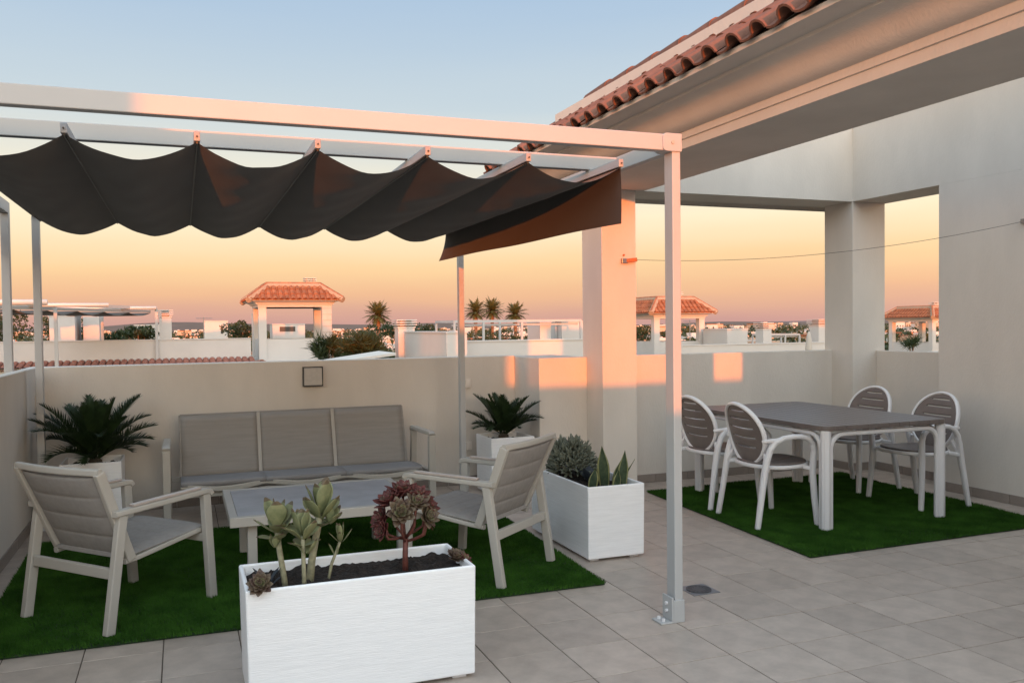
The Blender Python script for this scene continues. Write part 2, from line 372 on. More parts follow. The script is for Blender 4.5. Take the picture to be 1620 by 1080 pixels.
# single roof tile: x up the slope, y across, z off the roof
def tile_mesh(L=0.36, W=0.212, n=7, t=0.013):
    mb = MB(); outp = []
    for k in range(n+1):
        a = math.pi*(1-k/n); outp.append((-0.040+0.060*math.cos(a), 0.060*math.sin(a)))
    for k in range(1, 4): outp.append((0.020+(W/2-0.014)*k/3*1.06, -0.010*math.sin(k/3*math.pi)))
    inn = [(y*0.985-(0.030*0.015), z-t) for y,z in outp]
    inn[:n+1] = [(-0.040+0.048*math.cos(math.pi*(1-k/n)), 0.048*math.sin(math.pi*(1-k/n))-(0.001)) for k in range(n+1)]
    P = outp + inn[::-1]; m = len(P)
    vs = [(0, y, z) for y,z in P] + [(L, y*0.94, z*0.92-0.012) for y,z in P]
    fs = [(i,(i+1)%m,m+(i+1)%m,m+i) for i in range(m)]
    h = len(outp)
    for i in range(h-1):
        a, b = i, i+1; c, d = m-1-i, m-2-i
        fs.append((a,c,d,b)); fs.append((m+a,m+b,m+d,m+c))
    mb.add(vs, fs); return mb
SLOPE = math.atan2(3.384-2.950, 0.66)
t0 = tile_mesh().build('roof_tile', M_TERRA, rf, smooth=True)
t0.modifiers.new('es', 'EDGE_SPLIT').split_angle = R(45)
k = 0
for j in range(34):
    y = 4.14 - j*0.212
    for c in range(3):
        s = -0.06 + c*0.285
        if y > 4.24-0.82*s: continue
        lx, lz = 1.55 + s*math.cos(SLOPE), 2.975 + s*math.sin(SLOPE) + 0.010
        rot = Matrix.Rotation(rnd.uniform(-.03,.03),3,'Z') @ Matrix.Rotation(-SLOPE-0.015+rnd.uniform(-.012,.012),3,'Y')
        o = t0 if k == 0 else inst(t0, rf, (0,0,0))
        o.location = (lx+rnd.uniform(-.008,.008), y+rnd.uniform(-.005,.005), lz+rnd.uniform(-.003,.004)); o.rotation_euler = rot.to_euler(); k += 1
# the slopes out of view: joined tiles
mb = MB(); tv = tile_mesh(n=5)
def place(mb, tv, M4):
    o = len(mb.v); mb.v.extend([tuple(M4 @ Vector(v)) for v in tv.v]); mb.f.extend([tuple(i+o for i in f) for f in tv.f]); mb.m.extend([0]*len(tv.f))
for j in range(21):
    for c in range(3):
        s = -0.06+c*0.285; x = 1.62+j*0.212
        if x < 1.75+1.4*s or x > 5.85-0.82*s or c == 2: continue
        place(mb, tv, Matrix.Translation((x, 4.26-s*math.cos(SLOPE), 2.985+s*math.sin(SLOPE))) @ Matrix.Rotation(-math.pi/2,4,'Z') @ Matrix.Rotation(-SLOPE,4,'Y'))
        place(mb, tv, Matrix.Translation((x, -2.85+s*math.cos(SLOPE), 2.985+s*math.sin(SLOPE))) @ Matrix.Rotation(math.pi/2,4,'Z') @ Matrix.Rotation(-SLOPE,4,'Y'))
for j in range(32):
    for c in range(3):
        s = -0.06+c*0.285; y = -2.7+j*0.212
        if y < -2.82+0.82*s or y > 4.2-0.82*s: continue
        place(mb, tv, Matrix.Translation((5.80-s*math.cos(SLOPE), y, 2.985+s*math.sin(SLOPE))) @ Matrix.Rotation(math.pi,4,'Z') @ Matrix.Rotation(-SLOPE,4,'Y'))
o = mb.build('roof_tiles', M_TERRA, rf); o['kind'] = 'stuff'
MB().lim(2.170,2.30,-2.10,3.56,3.36,3.486).lim(2.30,5.0,3.43,3.56,3.36,3.486).lim(2.30,5.0,-2.10,-1.98,3.36,3.62).build('ridge_mortar_sun_stop', M_MORTAR, rf, bevel=0.01)  # front run raised, unseen, to stop low sun reaching the inner corner
cap = MB(); P1 = [(0.085*math.cos(a), 0.075*math.sin(a)) for a in [math.pi*q/8 for q in range(9)]]
P2 = [(0.070*math.cos(a), 0.060*math.sin(a)-0.002) for a in [math.pi*q/8 for q in range(9)]]
PP = P1+P2[::-1]; m = len(PP)
cap.add([(x,0,z+0.012) for x,z in PP]+[(x*0.9,0.42,z*0.9) for x,z in PP], [(i,(i+1)%m,m+(i+1)%m,m+i) for i in range(m)]+[(i,m-1-i,m-2-i,i+1) for i in range(8)]+[(m+i,m+i+1,2*m-2-i,2*m-1-i) for i in range(8)])
c0 = cap.build('ridge_tile', M_TERRA, rf, smooth=True); c0.modifiers.new('es','EDGE_SPLIT').split_angle = R(45)
for j in range(13):
    y = -1.62 + j*0.385; o = c0 if j == 0 else inst(c0, rf, (0,0,0))
    o.location = (2.235, y, 3.487); o.rotation_euler = (rnd.uniform(-.01,.01), 0, rnd.uniform(-.01,.01))
skirting(pv, (2.198,3.157,0), (2.537,3.157,0), 0); skirting(pv, (2.198,3.46,0), (2.198,3.147,0), -math.pi/2)
skirting(pv, (2.537,3.44,0), (4.965,3.44,0), 0); skirting(pv, (4.965,3.43,0), (4.965,3.147,0), -math.pi/2)
skirting(pv, (4.965,3.157,0), (5.25,3.157,0), 0); skirting(pv, (5.26,3.147,0), (5.26,2.14,0), -math.pi/2)
skirting(pv, (4.965,2.13,0), (4.965,-1.0,0), -math.pi/2)

# ------------------------------------------------------------------ pergola
pg = thing('pergola', 'white metal pergola with a dark gathered canopy over the sofa set', 'pergola')
def pbox(name, *l, bev=0.004): return MB().lim(*l).build(name, M_ALU, pg, bevel=bev)
X0, X1 = -2.265, 1.058
p = pbox('post', 1.012, X1, 0.102, 0.178, 0.004, 2.326)
ft = MB().lim(1.000, 1.063, 0.094, 0.186, 0.0, 0.112).lim(0.928, 1.000, 0.094, 0.186, 0.0, 0.010).lim(0.990,1.000,0.094,0.186,0.010,0.128)
ft = ft.build('foot_bracket', M_ALU, pg, bevel=0.003)
for y in (0.118, 0.162): MB().cyl((0.955,y,0.016),0.0085,0.013,8).build('bolt', M_PLASTIC, ft)
for z in (0.055, 0.092): MB().cyl((0.985,0.140,z),0.0085,0.012,8,axis='x').build('bolt', M_PLASTIC, ft)
pbox('post', X0, X0+0.046, 0.102, 0.178, 0.0, 2.326)
pbox('post', 1.012, X1, 3.545, 3.605, 0.0, 2.326); pbox('post', X0, X0+0.050, 3.545, 3.605, 0.0, 2.326)
pbox('beam', X0-0.01, 1.000, 0.104, 0.160, 2.326, 2.405)
cp = MB(); poly = [(1.062,2.322),(1.062,2.409)]+arc(0.978,2.389,0.020,90,180,4)+arc(0.978,2.342,0.020,180,270,4)
cp.add([(x,0.094,z) for x,z in poly]+[(x,0.182,z) for x,z in poly], [tuple(range(len(poly)))[::-1], tuple(range(len(poly),2*len(poly)))]+[(i,(i+1)%len(poly),len(poly)+(i+1)%len(poly),len(poly)+i) for i in range(len(poly))])
cp = cp.build('corner_cap', M_ALU, pg, bevel=0.002)
MB().cyl((1.010,0.092,2.366),0.009,0.006,10,axis='y').build('bolt', M_FRAME, cp)
pbox('side_beam', 1.014, X1-0.002, 0.182, 3.545, 2.326, 2.403); pbox('side_beam', X0+0.002, X0+0.046, 0.182, 3.545, 2.326, 2.403)
pbox('beam', X0, X1, 3.547, 3.603, 2.328, 2.404)
pbox('guide_beam', X0+0.048, 1.012, 0.667, 0.715, 2.322, 2.398); pbox('guide_beam', X0+0.048, 1.012, 3.16, 3.205, 2.322, 2.398)
BX = [-1.68+0.507*i for i in range(-1, 6)]
for x in BX:
    b = pbox('crossbar', x-0.013, x+0.013, 0.33, 3.44, 2.279, 2.321, bev=0.003)
    MB().cyl((x,0.327,2.297),0.004,0.010,6,axis='y').build('screw', M_DARK, b)
    MB().lim(x-0.017,x+0.017,0.68,0.70,2.318,2.326).build('runner', M_ALU, b)
NV = 80; cv = MB(); prng = random.Random(3)
ph = [prng.uniform(0,6.28) for _ in range(20)]
def canopy_z(u, i, v, sag):
    z = 2.277 - sag*4*u*(1-u)*(1+0.04*math.sin(ph[i]+v*3.0)) - 0.006*math.sin(v*math.pi)
    e = math.sin(math.pi*u)
    return z + 0.0035*math.sin(9*v+ph[i+5]+5*u)*e + 0.0022*math.sin(31*v+ph[i+3]+13*u)*e*e + 0.0016*math.sin(57*v-21*u+ph[i+8])*e*(0.4+0.6*math.sin(4*v+ph[i]))
for i in range(len(BX)-1):
    sag = 0.093 + 0.006*prng.uniform(-1,1); P = []
    for a in range(17):
        u = a/16; uu = u + 0.02*math.sin(math.pi*2*u)
        P.append([(BX[i]+(BX[i+1]-BX[i])*uu, 0.345+3.075*(v/NV) + 0.006*math.sin(3.1*u), canopy_z(u, i, v/NV, sag)) for v in range(NV+1)])
    cv.grid(P)
P = []
for a in range(11):      # loose end hanging from the last bar
    u = a/10; row = []
    for v in range(NV+1):
        t = v/NV; drop = 0.285 - 0.045*t
        row.append((BX[-1] + 0.004 - (0.012+0.05*t)*u**2 + 0.006*math.sin(7*t+2)*u, 0.345+3.075*t+0.03*u*(t-0.5), 2.277 - drop*u + 0.004*math.sin(11*t)*u))
    P.append(row)
cv.grid(P)
ca = cv.build('canopy', M_CANOPY, pg, smooth=True); ca.modifiers.new('es','EDGE_SPLIT').split_angle = R(50)
for x in BX: MB().tube([(x,0.342,2.274),(x,1.9,2.272),(x,3.422,2.274)],0.0055,6).build('seam', M_DARK, ca)

# ================================================================== RUGS
def grass_rug(name, label, poly, dens, seed):
    g = np.random.default_rng(seed)
    cx = sum(p[0] for p in poly)/4; cy = sum(p[1] for p in poly)/4
    t = thing(name, label, 'rug', (cx,cy,0))
    lp = [(p[0]-cx,p[1]-cy) for p in poly]
    # rounded, slightly wavy outline
    MB().prism(lp, 0.002, 0.012).build('backing', M_BACKING, t)
    a, b, c, d = [np.array(p) for p in lp]
    area = 0.5*abs(np.cross(b-a, c-a))+0.5*abs(np.cross(c-a, d-a)); n = int(area*dens)
    s, r_ = g.uniform(-0.0025,1.0025,n), g.uniform(-0.0025,1.0025,n)
    P = (a*(1-s)[:,None]+b*s[:,None])*(1-r_)[:,None] + (d*(1-s)[:,None]+c*s[:,None])*r_[:,None]
    h = g.uniform(0.016,0.030,n); ang = g.uniform(0,2*np.pi,n); lean = g.uniform(0.0,0.016,n); la = g.uniform(0,2*np.pi,n); w = g.uniform(0.0018,0.0034,n)
    lowf = np.sin(P[:,0]*5.1+seed)*np.sin(P[:,1]*4.3+1.3*seed)+0.6*np.sin(P[:,0]*11.3+P[:,1]*7.7)   # trodden and brushed patches
    h *= 0.86+0.16*lowf; la = 0.6*la+1.9+0.9*np.sin(P[:,0]*2.3+P[:,1]*1.7+seed); lean *= 1.0+0.5*np.clip(-lowf,0,1)
    v = np.zeros((n,3,3)); v[:,0,:2] = P; v[:,1,:2] = P; v[:,2,:2] = P
    v[:,0,0] += np.cos(ang)*w; v[:,0,1] += np.sin(ang)*w; v[:,1,0] -= np.cos(ang)*w; v[:,1,1] -= np.sin(ang)*w
    v[:,2,0] += np.cos(la)*lean; v[:,2,1] += np.sin(la)*lean; v[:,:2,2] = 0.009; v[:,2,2] = 0.009+h
    me = bpy.data.meshes.new('grass_blades'); me.vertices.add(3*n); me.vertices.foreach_set('co', v.reshape(-1))
    me.loops.add(3*n); me.loops.foreach_set('vertex_index', np.arange(3*n, dtype=np.int32))
    me.polygons.add(n); me.polygons.foreach_set('loop_start', np.arange(0,3*n,3,dtype=np.int32)); me.polygons.foreach_set('loop_total', np.full(n,3,dtype=np.int32))
    me.update(); me.validate(); me.materials.append(M_BLADE)
    o = bpy.data.objects.new('grass_blades', me); COL.objects.link(o); o.parent = t; o['kind'] = 'stuff'
    return t
grass_rug('grass_rug', 'artificial grass rug under the coffee table and the two armchairs', RUG1, 42000, 1)
grass_rug('grass_rug', 'artificial grass rug under the dining table', RUG2, 42000, 2)

# ================================================================== LOUNGE FURNITURE
def armchair(label, loc, face):
    t = thing('armchair', label, 'armchair', loc, face, 'pair of padded garden armchairs')     # local +x = front
    yl = 0.312
    for s in (-1, 1):
        MB().bar((-0.325,s*yl,0), (-0.238,s*yl,0.562), 0.036, 0.050, (1,0,0)).build('leg', M_FRAME, t, bevel=0.005)
        MB().bar((0.325,s*yl,0), (0.290,s*yl,0.575), 0.036, 0.050, (1,0,0)).build('leg', M_FRAME, t, bevel=0.005)
        ar = MB().rbar([(-0.285,s*yl,0.575),(0.285,s*yl,0.590),(0.312,s*yl,0.586),(0.322,s*yl,0.570)], 0.052, 0.030).build('arm', M_FRAME, t, bevel=0.002)
        MB().box((0.035,s*yl,0.606), (0.430,0.040,0.012), Matrix.Rotation(-0.026,3,'Y')).build('arm_inlay', M_ARMWOOD, ar, bevel=0.003)
        # bent seat and back side rails
        MB().rbar([(0.318,s*0.262,0.365),(0.29,s*0.262,0.375),(-0.10,s*0.262,0.325),(-0.19,s*0.262,0.318)], 0.030, 0.026).build('seat_rail', M_FRAME, t)
        MB().bar((-0.155,s*0.268,0.322), (-0.352,s*0.302,0.785), 0.032, 0.050, (1,0,0)).build('back_rail', M_FRAME, t, bevel=0.005)
    MB().bar((-0.283,-0.292,0.285), (-0.283,0.292,0.285), 0.028, 0.052).build('cross_rail', M_FRAME, t, bevel=0.004)
    MB().bar((0.300,-0.292,0.335), (0.300,0.292,0.335), 0.030, 0.045).build('cross_rail', M_FRAME, t, bevel=0.004)
    MB().rbar([(-0.352-0.030*math.sin(math.pi*k/8),0.312-0.624*k/8,0.786) for k in range(9)], 0.030, 0.034).build('top_rail', M_FRAME, t)
    # padded seat: four channels
    def pad(name, p0, p1, nrm, hw, n, thick, bow=0.0, half1=None):
        p0, p1, nv = Vector(p0), Vector(p1), Vector(nrm).normalized(); half1 = half1 or hw
        for side, nm in ((1, name),):
            mb = MB(); top, bot = [], []
            K = n*14
            for i in range(K+1):
                u = i/K; loc_u = (u*n) % 1.0; puff = (math.sin(math.pi*min(1,max(0,loc_u))))**0.35 if i < K else 0.0
                e = thick*(0.58+0.42*puff); rt_, rb_ = [], []; w_ = hw+(half1-hw)*u
                for j in range(11):
                    q = -1+2*j/10; fall = (1-abs(q)**10)*0.85+0.15
                    c = p0.lerp(p1, u) + Vector((0,q*w_,0)) - nv*(bow*(1-q*q))*u
                    rt_.append(c + nv*e*0.5*fall); rb_.append(c - nv*e*0.5*fall)
                top.append(rt_); bot.append(rb_)
            mb.grid(top); mb.grid(bot, flip=True)
            mb.grid([[r_[0] for r_ in top],[r_[0] for r_ in bot]]); mb.grid([[r_[-1] for r_ in bot],[r_[-1] for r_ in top]])
            mb.grid([bot[0], top[0]]); mb.grid([top[-1], bot[-1]])
            mb.build(nm, M_PAD, t, smooth=True)
    pad('seat_pad', (0.315,0,0.392), (-0.190,0,0.340), (0.10,0,1), 0.272, 5, 0.034)
    pad('back_pad', (-0.165,0,0.345), (-0.350,0,0.765), (0.92,0,0.40), 0.252, 4, 0.036, 0.020, 0.285)
    return t
armchair('padded armchair turned away, beside the cream side wall', (-1.585+0.233*0+(-2.048+1.585)/2+0.242, 0.918+(1.415-0.918)/2+0.217, 0.018), R(42))
armchair('padded armchair turned away, beside the long white planter of succulents', ((0.389+0.871)/2-0.209, (0.879+1.32)/2+0.249, 0.018), R(130))

sf = thing('garden_sofa', 'three-seat taupe sling sofa with champagne metal frame', 'sofa', (-0.36,3.2,0.0))
for s in (-1, 1):
    x = s*1.015
    MB().lim(x-0.028,x+0.028,0.0,0.052,0,0.585).build('leg', M_FRAME, sf, bevel=0.006)
    MB().bar((x,0.66,0),(x,0.60,0.57),0.050,0.050,(1,0,0)).build('leg', M_FRAME, sf, bevel=0.006)
    MB().rbar([(x,0.005,0.590),(x,0.03,0.603),(x,0.60,0.594),(x,0.640,0.580)],0.056,0.034).build('arm', M_FRAME, sf)
    MB().bar((x,0.05,0.275),(x,0.62,0.265),0.028,0.045).build('side_rail', M_FRAME, sf, bevel=0.004)
for x in (-0.31, 0.31): MB().lim(x-0.022,x+0.022,0.05,0.09,0,0.27).build('leg', M_FRAME, sf, bevel=0.004)
MB().lim(-0.987,0.987,0.012,0.048,0.225,0.275).build('front_rail', M_FRAME, sf, bevel=0.004)
MB().lim(-0.99,0.99,0.60,0.63,0.25,0.29).build('rear_rail', M_FRAME, sf, bevel=0.004)
SW = 0.92; pw = 2*SW/3
for i in range(3):            # sagging front tube in three bows
    pts = []
    for k in range(13):
        u = k/12; pts.append((-SW+pw*(i+u), -0.012-0.012*math.sin(math.pi*u), 0.322-0.034*math.sin(math.pi*u)))
    MB().rbar(pts, 0.030, 0.040).build('seat_tube', M_FRAME, sf)
def sling(x0, x1, P, belly, name, m):
    mb = MB(); rows = []
    for (y, z, ny, nz, bw) in P:
        rows.append([(x0+(x1-x0)*j/12, y+ny*belly*bw*math.sin(math.pi*j/12), z+nz*belly*bw*math.sin(math.pi*j/12)) for j in range(13)])
    mb.grid(rows); o = mb.build(name, m, sf, smooth=True); so_ = o.modifiers.new('thick','SOLIDIFY'); so_.thickness = 0.008; return o
for i in range(3):
    x0 = -SW+pw*i+0.006; x1 = x0+pw-0.012
    seatP = [(-0.018+0.50*k/10, 0.352+0.012*math.sin(math.pi*k/10)-0.035*k/10, 0, -1, math.sin(math.pi*k/10)) for k in range(11)]
    sling(x0-0.006, x1+0.006, [(-0.030,0.318,0,-1,0.2),(-0.030,0.340,0,-1,0.0)]+seatP, 0.022, 'seat_sling', M_SLINGSEAT)
    backP = [(0.484+0.167*k/10, 0.300+0.482*k/10, 0.9, -0.3, math.sin(math.pi*k/10)) for k in range(11)]
    sling(x0, x1, backP, 0.010, 'back_sling', M_SLING)
for x in (-SW, -SW+pw, -SW+2*pw, SW):
    out = abs(x) > 0.9
    MB().rbar([(x,0.492,0.306),(x,0.575,0.545),(x,0.660,0.784)], 0.016 if out else 0.024, 0.016, (0,1,0)).build('back_tube', M_SLING if out else M_FRAME, sf)
    if not out:
        for d_ in (-0.011, 0.011): MB().tube([(x+d_,0.481,0.306),(x+d_,0.564,0.545),(x+d_,0.648,0.784)], 0.0028, 5).build('piping', M_PIPING, sf)
MB().rbar([(-SW,0.662,0.784),(0,0.664,0.784),(SW,0.662,0.784)], 0.022, 0.016).build('top_tube', M_SLING, sf)

ct = thing('coffee_table', 'low champagne coffee table with blue-grey stone-look top', 'coffee table', (-0.455,1.92,0.018))
hx, hy = 0.565, 0.455
ap = MB()
for a, b, c, d in ((-hx,hx,-hy,-hy+0.045),(-hx,hx,hy-0.045,hy),(-hx,-hx+0.045,-hy+0.045,hy-0.045),(hx-0.045,hx,-hy+0.045,hy-0.045)): ap.lim(a,b,c,d,0.345,0.402)
ap.build('table_frame', M_FRAME, ct, bevel=0.004)
MB().lim(-hx+0.046,hx-0.046,-hy+0.046,hy-0.046,0.380,0.400).build('table_panel', M_STONE, ct, bevel=0.002)
for sx, sy in ((-1,-1),(1,-1),(1,1),(-1,1)):
    MB().lim(sx*(hx-0.125)-0.027,sx*(hx-0.125)+0.027,sy*(hy-0.085)-0.027,sy*(hy-0.085)+0.027,0,0.36).build('leg', M_FRAME, ct, bevel=0.004)

# ================================================================== DINING SET
dt = thing('dining_table', 'white resin dining table with taupe slatted top', 'dining table', (3.50,2.055,0.018))
hx, hy, rc = 0.575, 0.830, 0.070
def yext(x):
    d = abs(x)-(hx-rc); return hy if d <= 0 else hy-rc+math.sqrt(max(0, rc*rc-d*d))
n = 12; sw = 2*hx/n
for i in range(n):
    a, b = -hx+sw*i+(0.003 if i else 0), -hx+sw*(i+1)-(0.003 if i < n-1 else 0)
    K = 8 if i in (0, n-1) else 1
    xs = [a+(b-a)*k/K for k in range(K+1)]
    poly = [(x,-yext(x)) for x in xs]+[(x,yext(x)) for x in reversed(xs)]
    q = []
    for p_ in poly:
        if not q or math.hypot(p_[0]-q[-1][0], p_[1]-q[-1][1]) > 1e-4: q.append(p_)
    MB().prism(q, 0.704, 0.734).build('table_slat', M_BROWN, dt, bevel=0.003)
pl_ = [(x_,-yext(x_)+0.004) for x_ in [(-hx+0.004)+(2*hx-0.008)*k_/40 for k_ in range(41)]]; pl_ += [(x_,-y_) for x_,y_ in reversed(pl_)]
MB().prism([q_ for i_,q_ in enumerate(pl_) if i_ == 0 or math.hypot(q_[0]-pl_[i_-1][0],q_[1]-pl_[i_-1][1]) > 1e-4], 0.699, 0.7305).build('under_tray', M_BROWN, dt)
def uframe(A, B, inward):       # inverted U from foot A over to foot B
    A, B = Vector(A), Vector(B); d = (B-A).normalized(); L = (B-A).length; r_ = 0.11; top = 0.672; pts = [A]
    pts.append(A+Vector((0,0,top-r_-0.25)))
    for k in range(9):
        a = math.pi/2*k/8; pts.append(A+d*(r_*(1-math.cos(a)))+Vector((0,0,top-r_+r_*math.sin(a))))
    for k in range(9):
        a = math.pi/2*(1-k/8); pts.append(A+d*(L-r_*(1-math.cos(a)))+Vector((0,0,top-r_+r_*math.sin(a))))
    pts.append(B+Vector((0,0,top-r_-0.25))); pts.append(B)
    return MB().rbar(pts, 0.034, 0.034, inward, r=0.35)
ix, iy = hx-0.038, hy-0.038; k = 0.040
for y in (-iy, iy): uframe((-ix+k,y,0),(ix-k,y,0),(0,1,0)).build('leg_frame', M_PLASTIC, dt, smooth=False, bevel=0.0)
for x in (-ix, ix): uframe((x,-iy+k,0),(x,iy-k,0),(1,0,0)).build('leg_frame', M_PLASTIC, dt)
for sx in (-1,1):
    for sy in (-1,1):
        MB().rbar([(sx*(ix-0.006),sy*(iy-0.006),0),(sx*(ix-0.006),sy*(iy-0.006),0.700)],0.070,0.070,(1,0,0),r=0.45).build('leg', M_PLASTIC, dt)

def dining_chair():
    t = thing('dining_chair', '', 'dining chair', group='round-backed dining chairs')      # local +x = front
    # back disc
    tilt = R(14); bc = Vector((-0.205,0,0.655)); ux = Vector((0,1,0)); uz = Vector((-math.sin(tilt),0,math.cos(tilt))); un = Vector((math.cos(tilt),0,math.sin(tilt)))
    A_, B_ = 0.225, 0.222
    def bp(a, b): return bc + ux*a + uz*b + un*(-0.045*(1-(a/0.24)**2)+0.02)
    mb = MB(); NB, NA = 44, 24
    slots = [0.118, 0.045, -0.028, -0.100, 0.172]
    rows = []
    for i in range(NB+1):
        b = -B_+2*B_*i/NB; w_ = A_*math.sqrt(max(0, 1-(b/B_)**2)); rows.append([bp(-w_+2*w_*j/NA, b) for j in range(NA+1)])
    vs = [p_ for r_ in rows for p_ in r_]; fs = []
    for i in range(NB):
        bm = -B_+2*B_*(i+0.5)/NB
        for j in range(NA):
            if any(abs(bm-s) < 0.0053 for s in slots) and 4 <= j < NA-4: continue
            fs.append((i*(NA+1)+j, i*(NA+1)+j+1, (i+1)*(NA+1)+j+1, (i+1)*(NA+1)+j))
    mb.add(vs, fs); o = mb.build('back_panel', M_BROWN, t, smooth=True); q = o.modifiers.new('thick','SOLIDIFY'); q.thickness = 0.012; q.offset = 0
    MB().rbar([bp((A_+0.010)*math.cos(2*math.pi*k/40), (B_+0.010)*math.sin(2*math.pi*k/40))-un*0.006 for k in range(40)], 0.022, 0.034, un, closed=True, r=0.4).build('back_rim', M_PLASTIC, t, smooth=True)
    # seat
    def so(a):   # seat outline, super-ellipse
        c, s = math.cos(a), math.sin(a); e = 2/2.8
        return (0.015+0.225*math.copysign(abs(c)**e, c), 0.222*math.copysign(abs(s)**e, s))
    def sz(x, y): return 0.432+0.018*(x/0.23)**2*(1 if x > 0 else 1.2)-0.012*(1-(y/0.22)**2)
    mb = MB(); K = 40; rows = []
    for i in range(9):
        r_ = i/8; rows.append([(0.015+(so(2*math.pi*k/K)[0]-0.015)*r_, so(2*math.pi*k/K)[1]*r_, sz(0.015+(so(2*math.pi*k/K)[0]-0.015)*r_, so(2*math.pi*k/K)[1]*r_)) for k in range(K+1)])
    mb.grid(rows); o = mb.build('seat', M_BROWN, t, smooth=True); q = o.modifiers.new('thick','SOLIDIFY'); q.thickness = 0.014
    for x in (-0.12,-0.05,0.02,0.09,0.155): MB().lim(x-0.003,x+0.003,-0.15,0.15,0.424+0.010*abs(x)*2,0.4335+0.016*(x/0.23)**2*(1 if x>0 else 1.2)-0.006).build('seat_groove', M_DARK, o)
    MB().rbar([(so(2*math.pi*k/K)[0]*1.03, so(2*math.pi*k/K)[1]*1.035, sz(*so(2*math.pi*k/K))-0.014) for k in range(K)], 0.026, 0.030, closed=True, r=0.4).build('seat_rim', M_PLASTIC, t, smooth=True)
    for s in (-1, 1):
        # one bent frame each side: rear leg, arm and front leg
        ctrl = [(-0.272,0.272,0),(-0.238,0.264,0.20),(-0.208,0.259,0.38),(-0.190,0.262,0.48),(-0.165,0.268,0.560),(-0.125,0.275,0.612),(-0.065,0.281,0.638),
                (0.010,0.284,0.648),(0.080,0.284,0.646),(0.135,0.283,0.628),(0.172,0.281,0.590),(0.186,0.278,0.540),(0.182,0.273,0.46),(0.178,0.271,0.38),(0.188,0.279,0.20),(0.205,0.290,0)]
        MB().rbar([(x_,s*y_,z_) for x_,y_,z_ in ctrl], 0.040, 0.044, (0.03,s*1.0,0.0), r=0.40, scales=[0.9,1.0,1.1,1.08,1.0,0.95,0.9,0.88,0.88,0.9,0.95,1.0,1.05,1.05,1.0,0.9]).build('side_frame', M_PLASTIC, t, smooth=False)
        MB().rbar([(-0.075,s*0.279,0.632),(-0.15,s*0.266,0.624),(-0.198,s*0.244,0.616),(-0.206,s*0.234,0.612)], 0.024, 0.026, r=0.4).build('arm_strut', M_PLASTIC, t)
        MB().rbar([(-0.205,s*0.248,0.414),(-0.18,s*0.232,0.470),(-0.165,s*0.205,0.520)], 0.022, 0.030, (1,0,0)).build('back_brace', M_PLASTIC, t)
        for x_ in (-0.200, 0.185): MB().rbar([(x_*0.72,s*0.205,0.418),(x_*0.95,s*0.262,0.410)], 0.034, 0.030).build('seat_bracket', M_PLASTIC, t)
    return t
dc = dining_chair()
for i, (x, y, a, lb) in enumerate([(2.835,1.712,R(-5),'round-backed dining chair seen from behind, nearest the pergola post foot'),
        (2.865,2.415,R(2),'round-backed dining chair partly hidden behind the pergola post'),
        (4.275,1.735,R(176),'round-backed dining chair by the side wall, facing the pergola'),
        (4.315,2.470,R(181),'round-backed dining chair in the far corner by the column')]):
    o = dc if i == 0 else copy_tree(dc)
    o.location = (x,y,0.018); o.rotation_euler = (0,0,a); o['label'] = lb

# ================================================================== PLANTERS AND PLANTS
def planter(name, label, loc, rz, lx, ly, h, group=None, wall=0.018, soil=0.055, cat='planter'):
    t = thing(name, label, cat, loc, rz, group)
    mb = MB(); a, b = lx/2, ly/2; z0 = 0.016; hf = h-0.012; tp = 0.985
    o_b = [(-a*tp,-b*tp,z0),(a*tp,-b*tp,z0),(a*tp,b*tp,z0),(-a*tp,b*tp,z0)]; o_t = [(-a,-b,h),(a,-b,h),(a,b,h),(-a,b,h)]
    ai, bi = a-wall, b-wall
    i_t = [(-ai,-bi,h),(ai,-bi,h),(ai,bi,h),(-ai,bi,h)]; i_b = [(-ai*0.98,-bi*0.98,h-0.16),(ai*0.98,-bi*0.98,h-0.16),(ai*0.98,bi*0.98,h-0.16),(-ai*0.98,bi*0.98,h-0.16)]
    q = lambda o1,o2: [(o1+k,o1+(k+1)%4,o2+(k+1)%4,o2+k) for k in range(4)]
    mb.add(o_b+o_t+i_t+i_b, [(3,2,1,0)]+q(0,4)+q(4,8)+q(8,12)+[(12,13,14,15)])
    mb.build('box', M_PLANTER, t, bevel=0.008, seg=3)
    for sx in (-1,1):
        for sy in (-1,1): MB().lim(sx*(a-0.07)-0.03,sx*(a-0.07)+0.03,sy*(b-0.06)-0.03,sy*(b-0.06)+0.03,0,0.018).build('foot', M_PLASTIC, t)
    # lumpy soil
    g = random.Random(len(label)); nx, ny = int(lx/0.014), int(ly/0.014); rows = []
    bumps = [(g.uniform(-ai,ai), g.uniform(-bi,bi), g.uniform(0.008,0.022), g.uniform(0.004,0.016)) for _ in range(int(lx*ly*700))]
    for i in range(nx+1):
        row = []
        for j in range(ny+1):
            x, y = -ai*0.995+2*ai*0.995*i/nx, -bi*0.995+2*bi*0.995*j/ny
            z = h-soil+g.uniform(-0.004,0.004)
            for (bx,by,r_,hh) in bumps:
                d2 = (x-bx)**2+(y-by)**2
                if d2 < 9*r_*r_: z += hh*math.exp(-d2/(r_*r_))
            row.append((x,y,z))
        rows.append(row)
    MB().grid(rows, flip=True).build('soil', M_SOIL, t, smooth=False)
    return t
planter('planter', 'long white planter with kalanchoe and red aeonium in dark soil', (-0.577,0.055,0), 0, 0.932, 0.405, 0.476, 'white textured planters', soil=0.045)
planter('planter', 'long white planter seen end-on, holding snake plants and a grey succulent', (1.29,1.685,0), math.pi/2, 0.932, 0.400, 0.472, 'white textured planters')
planter('planter', 'tall white planter with a sago palm beside the pillar', (1.425,3.555,0), 0, 0.405, 0.405, 0.512, 'white textured planters')
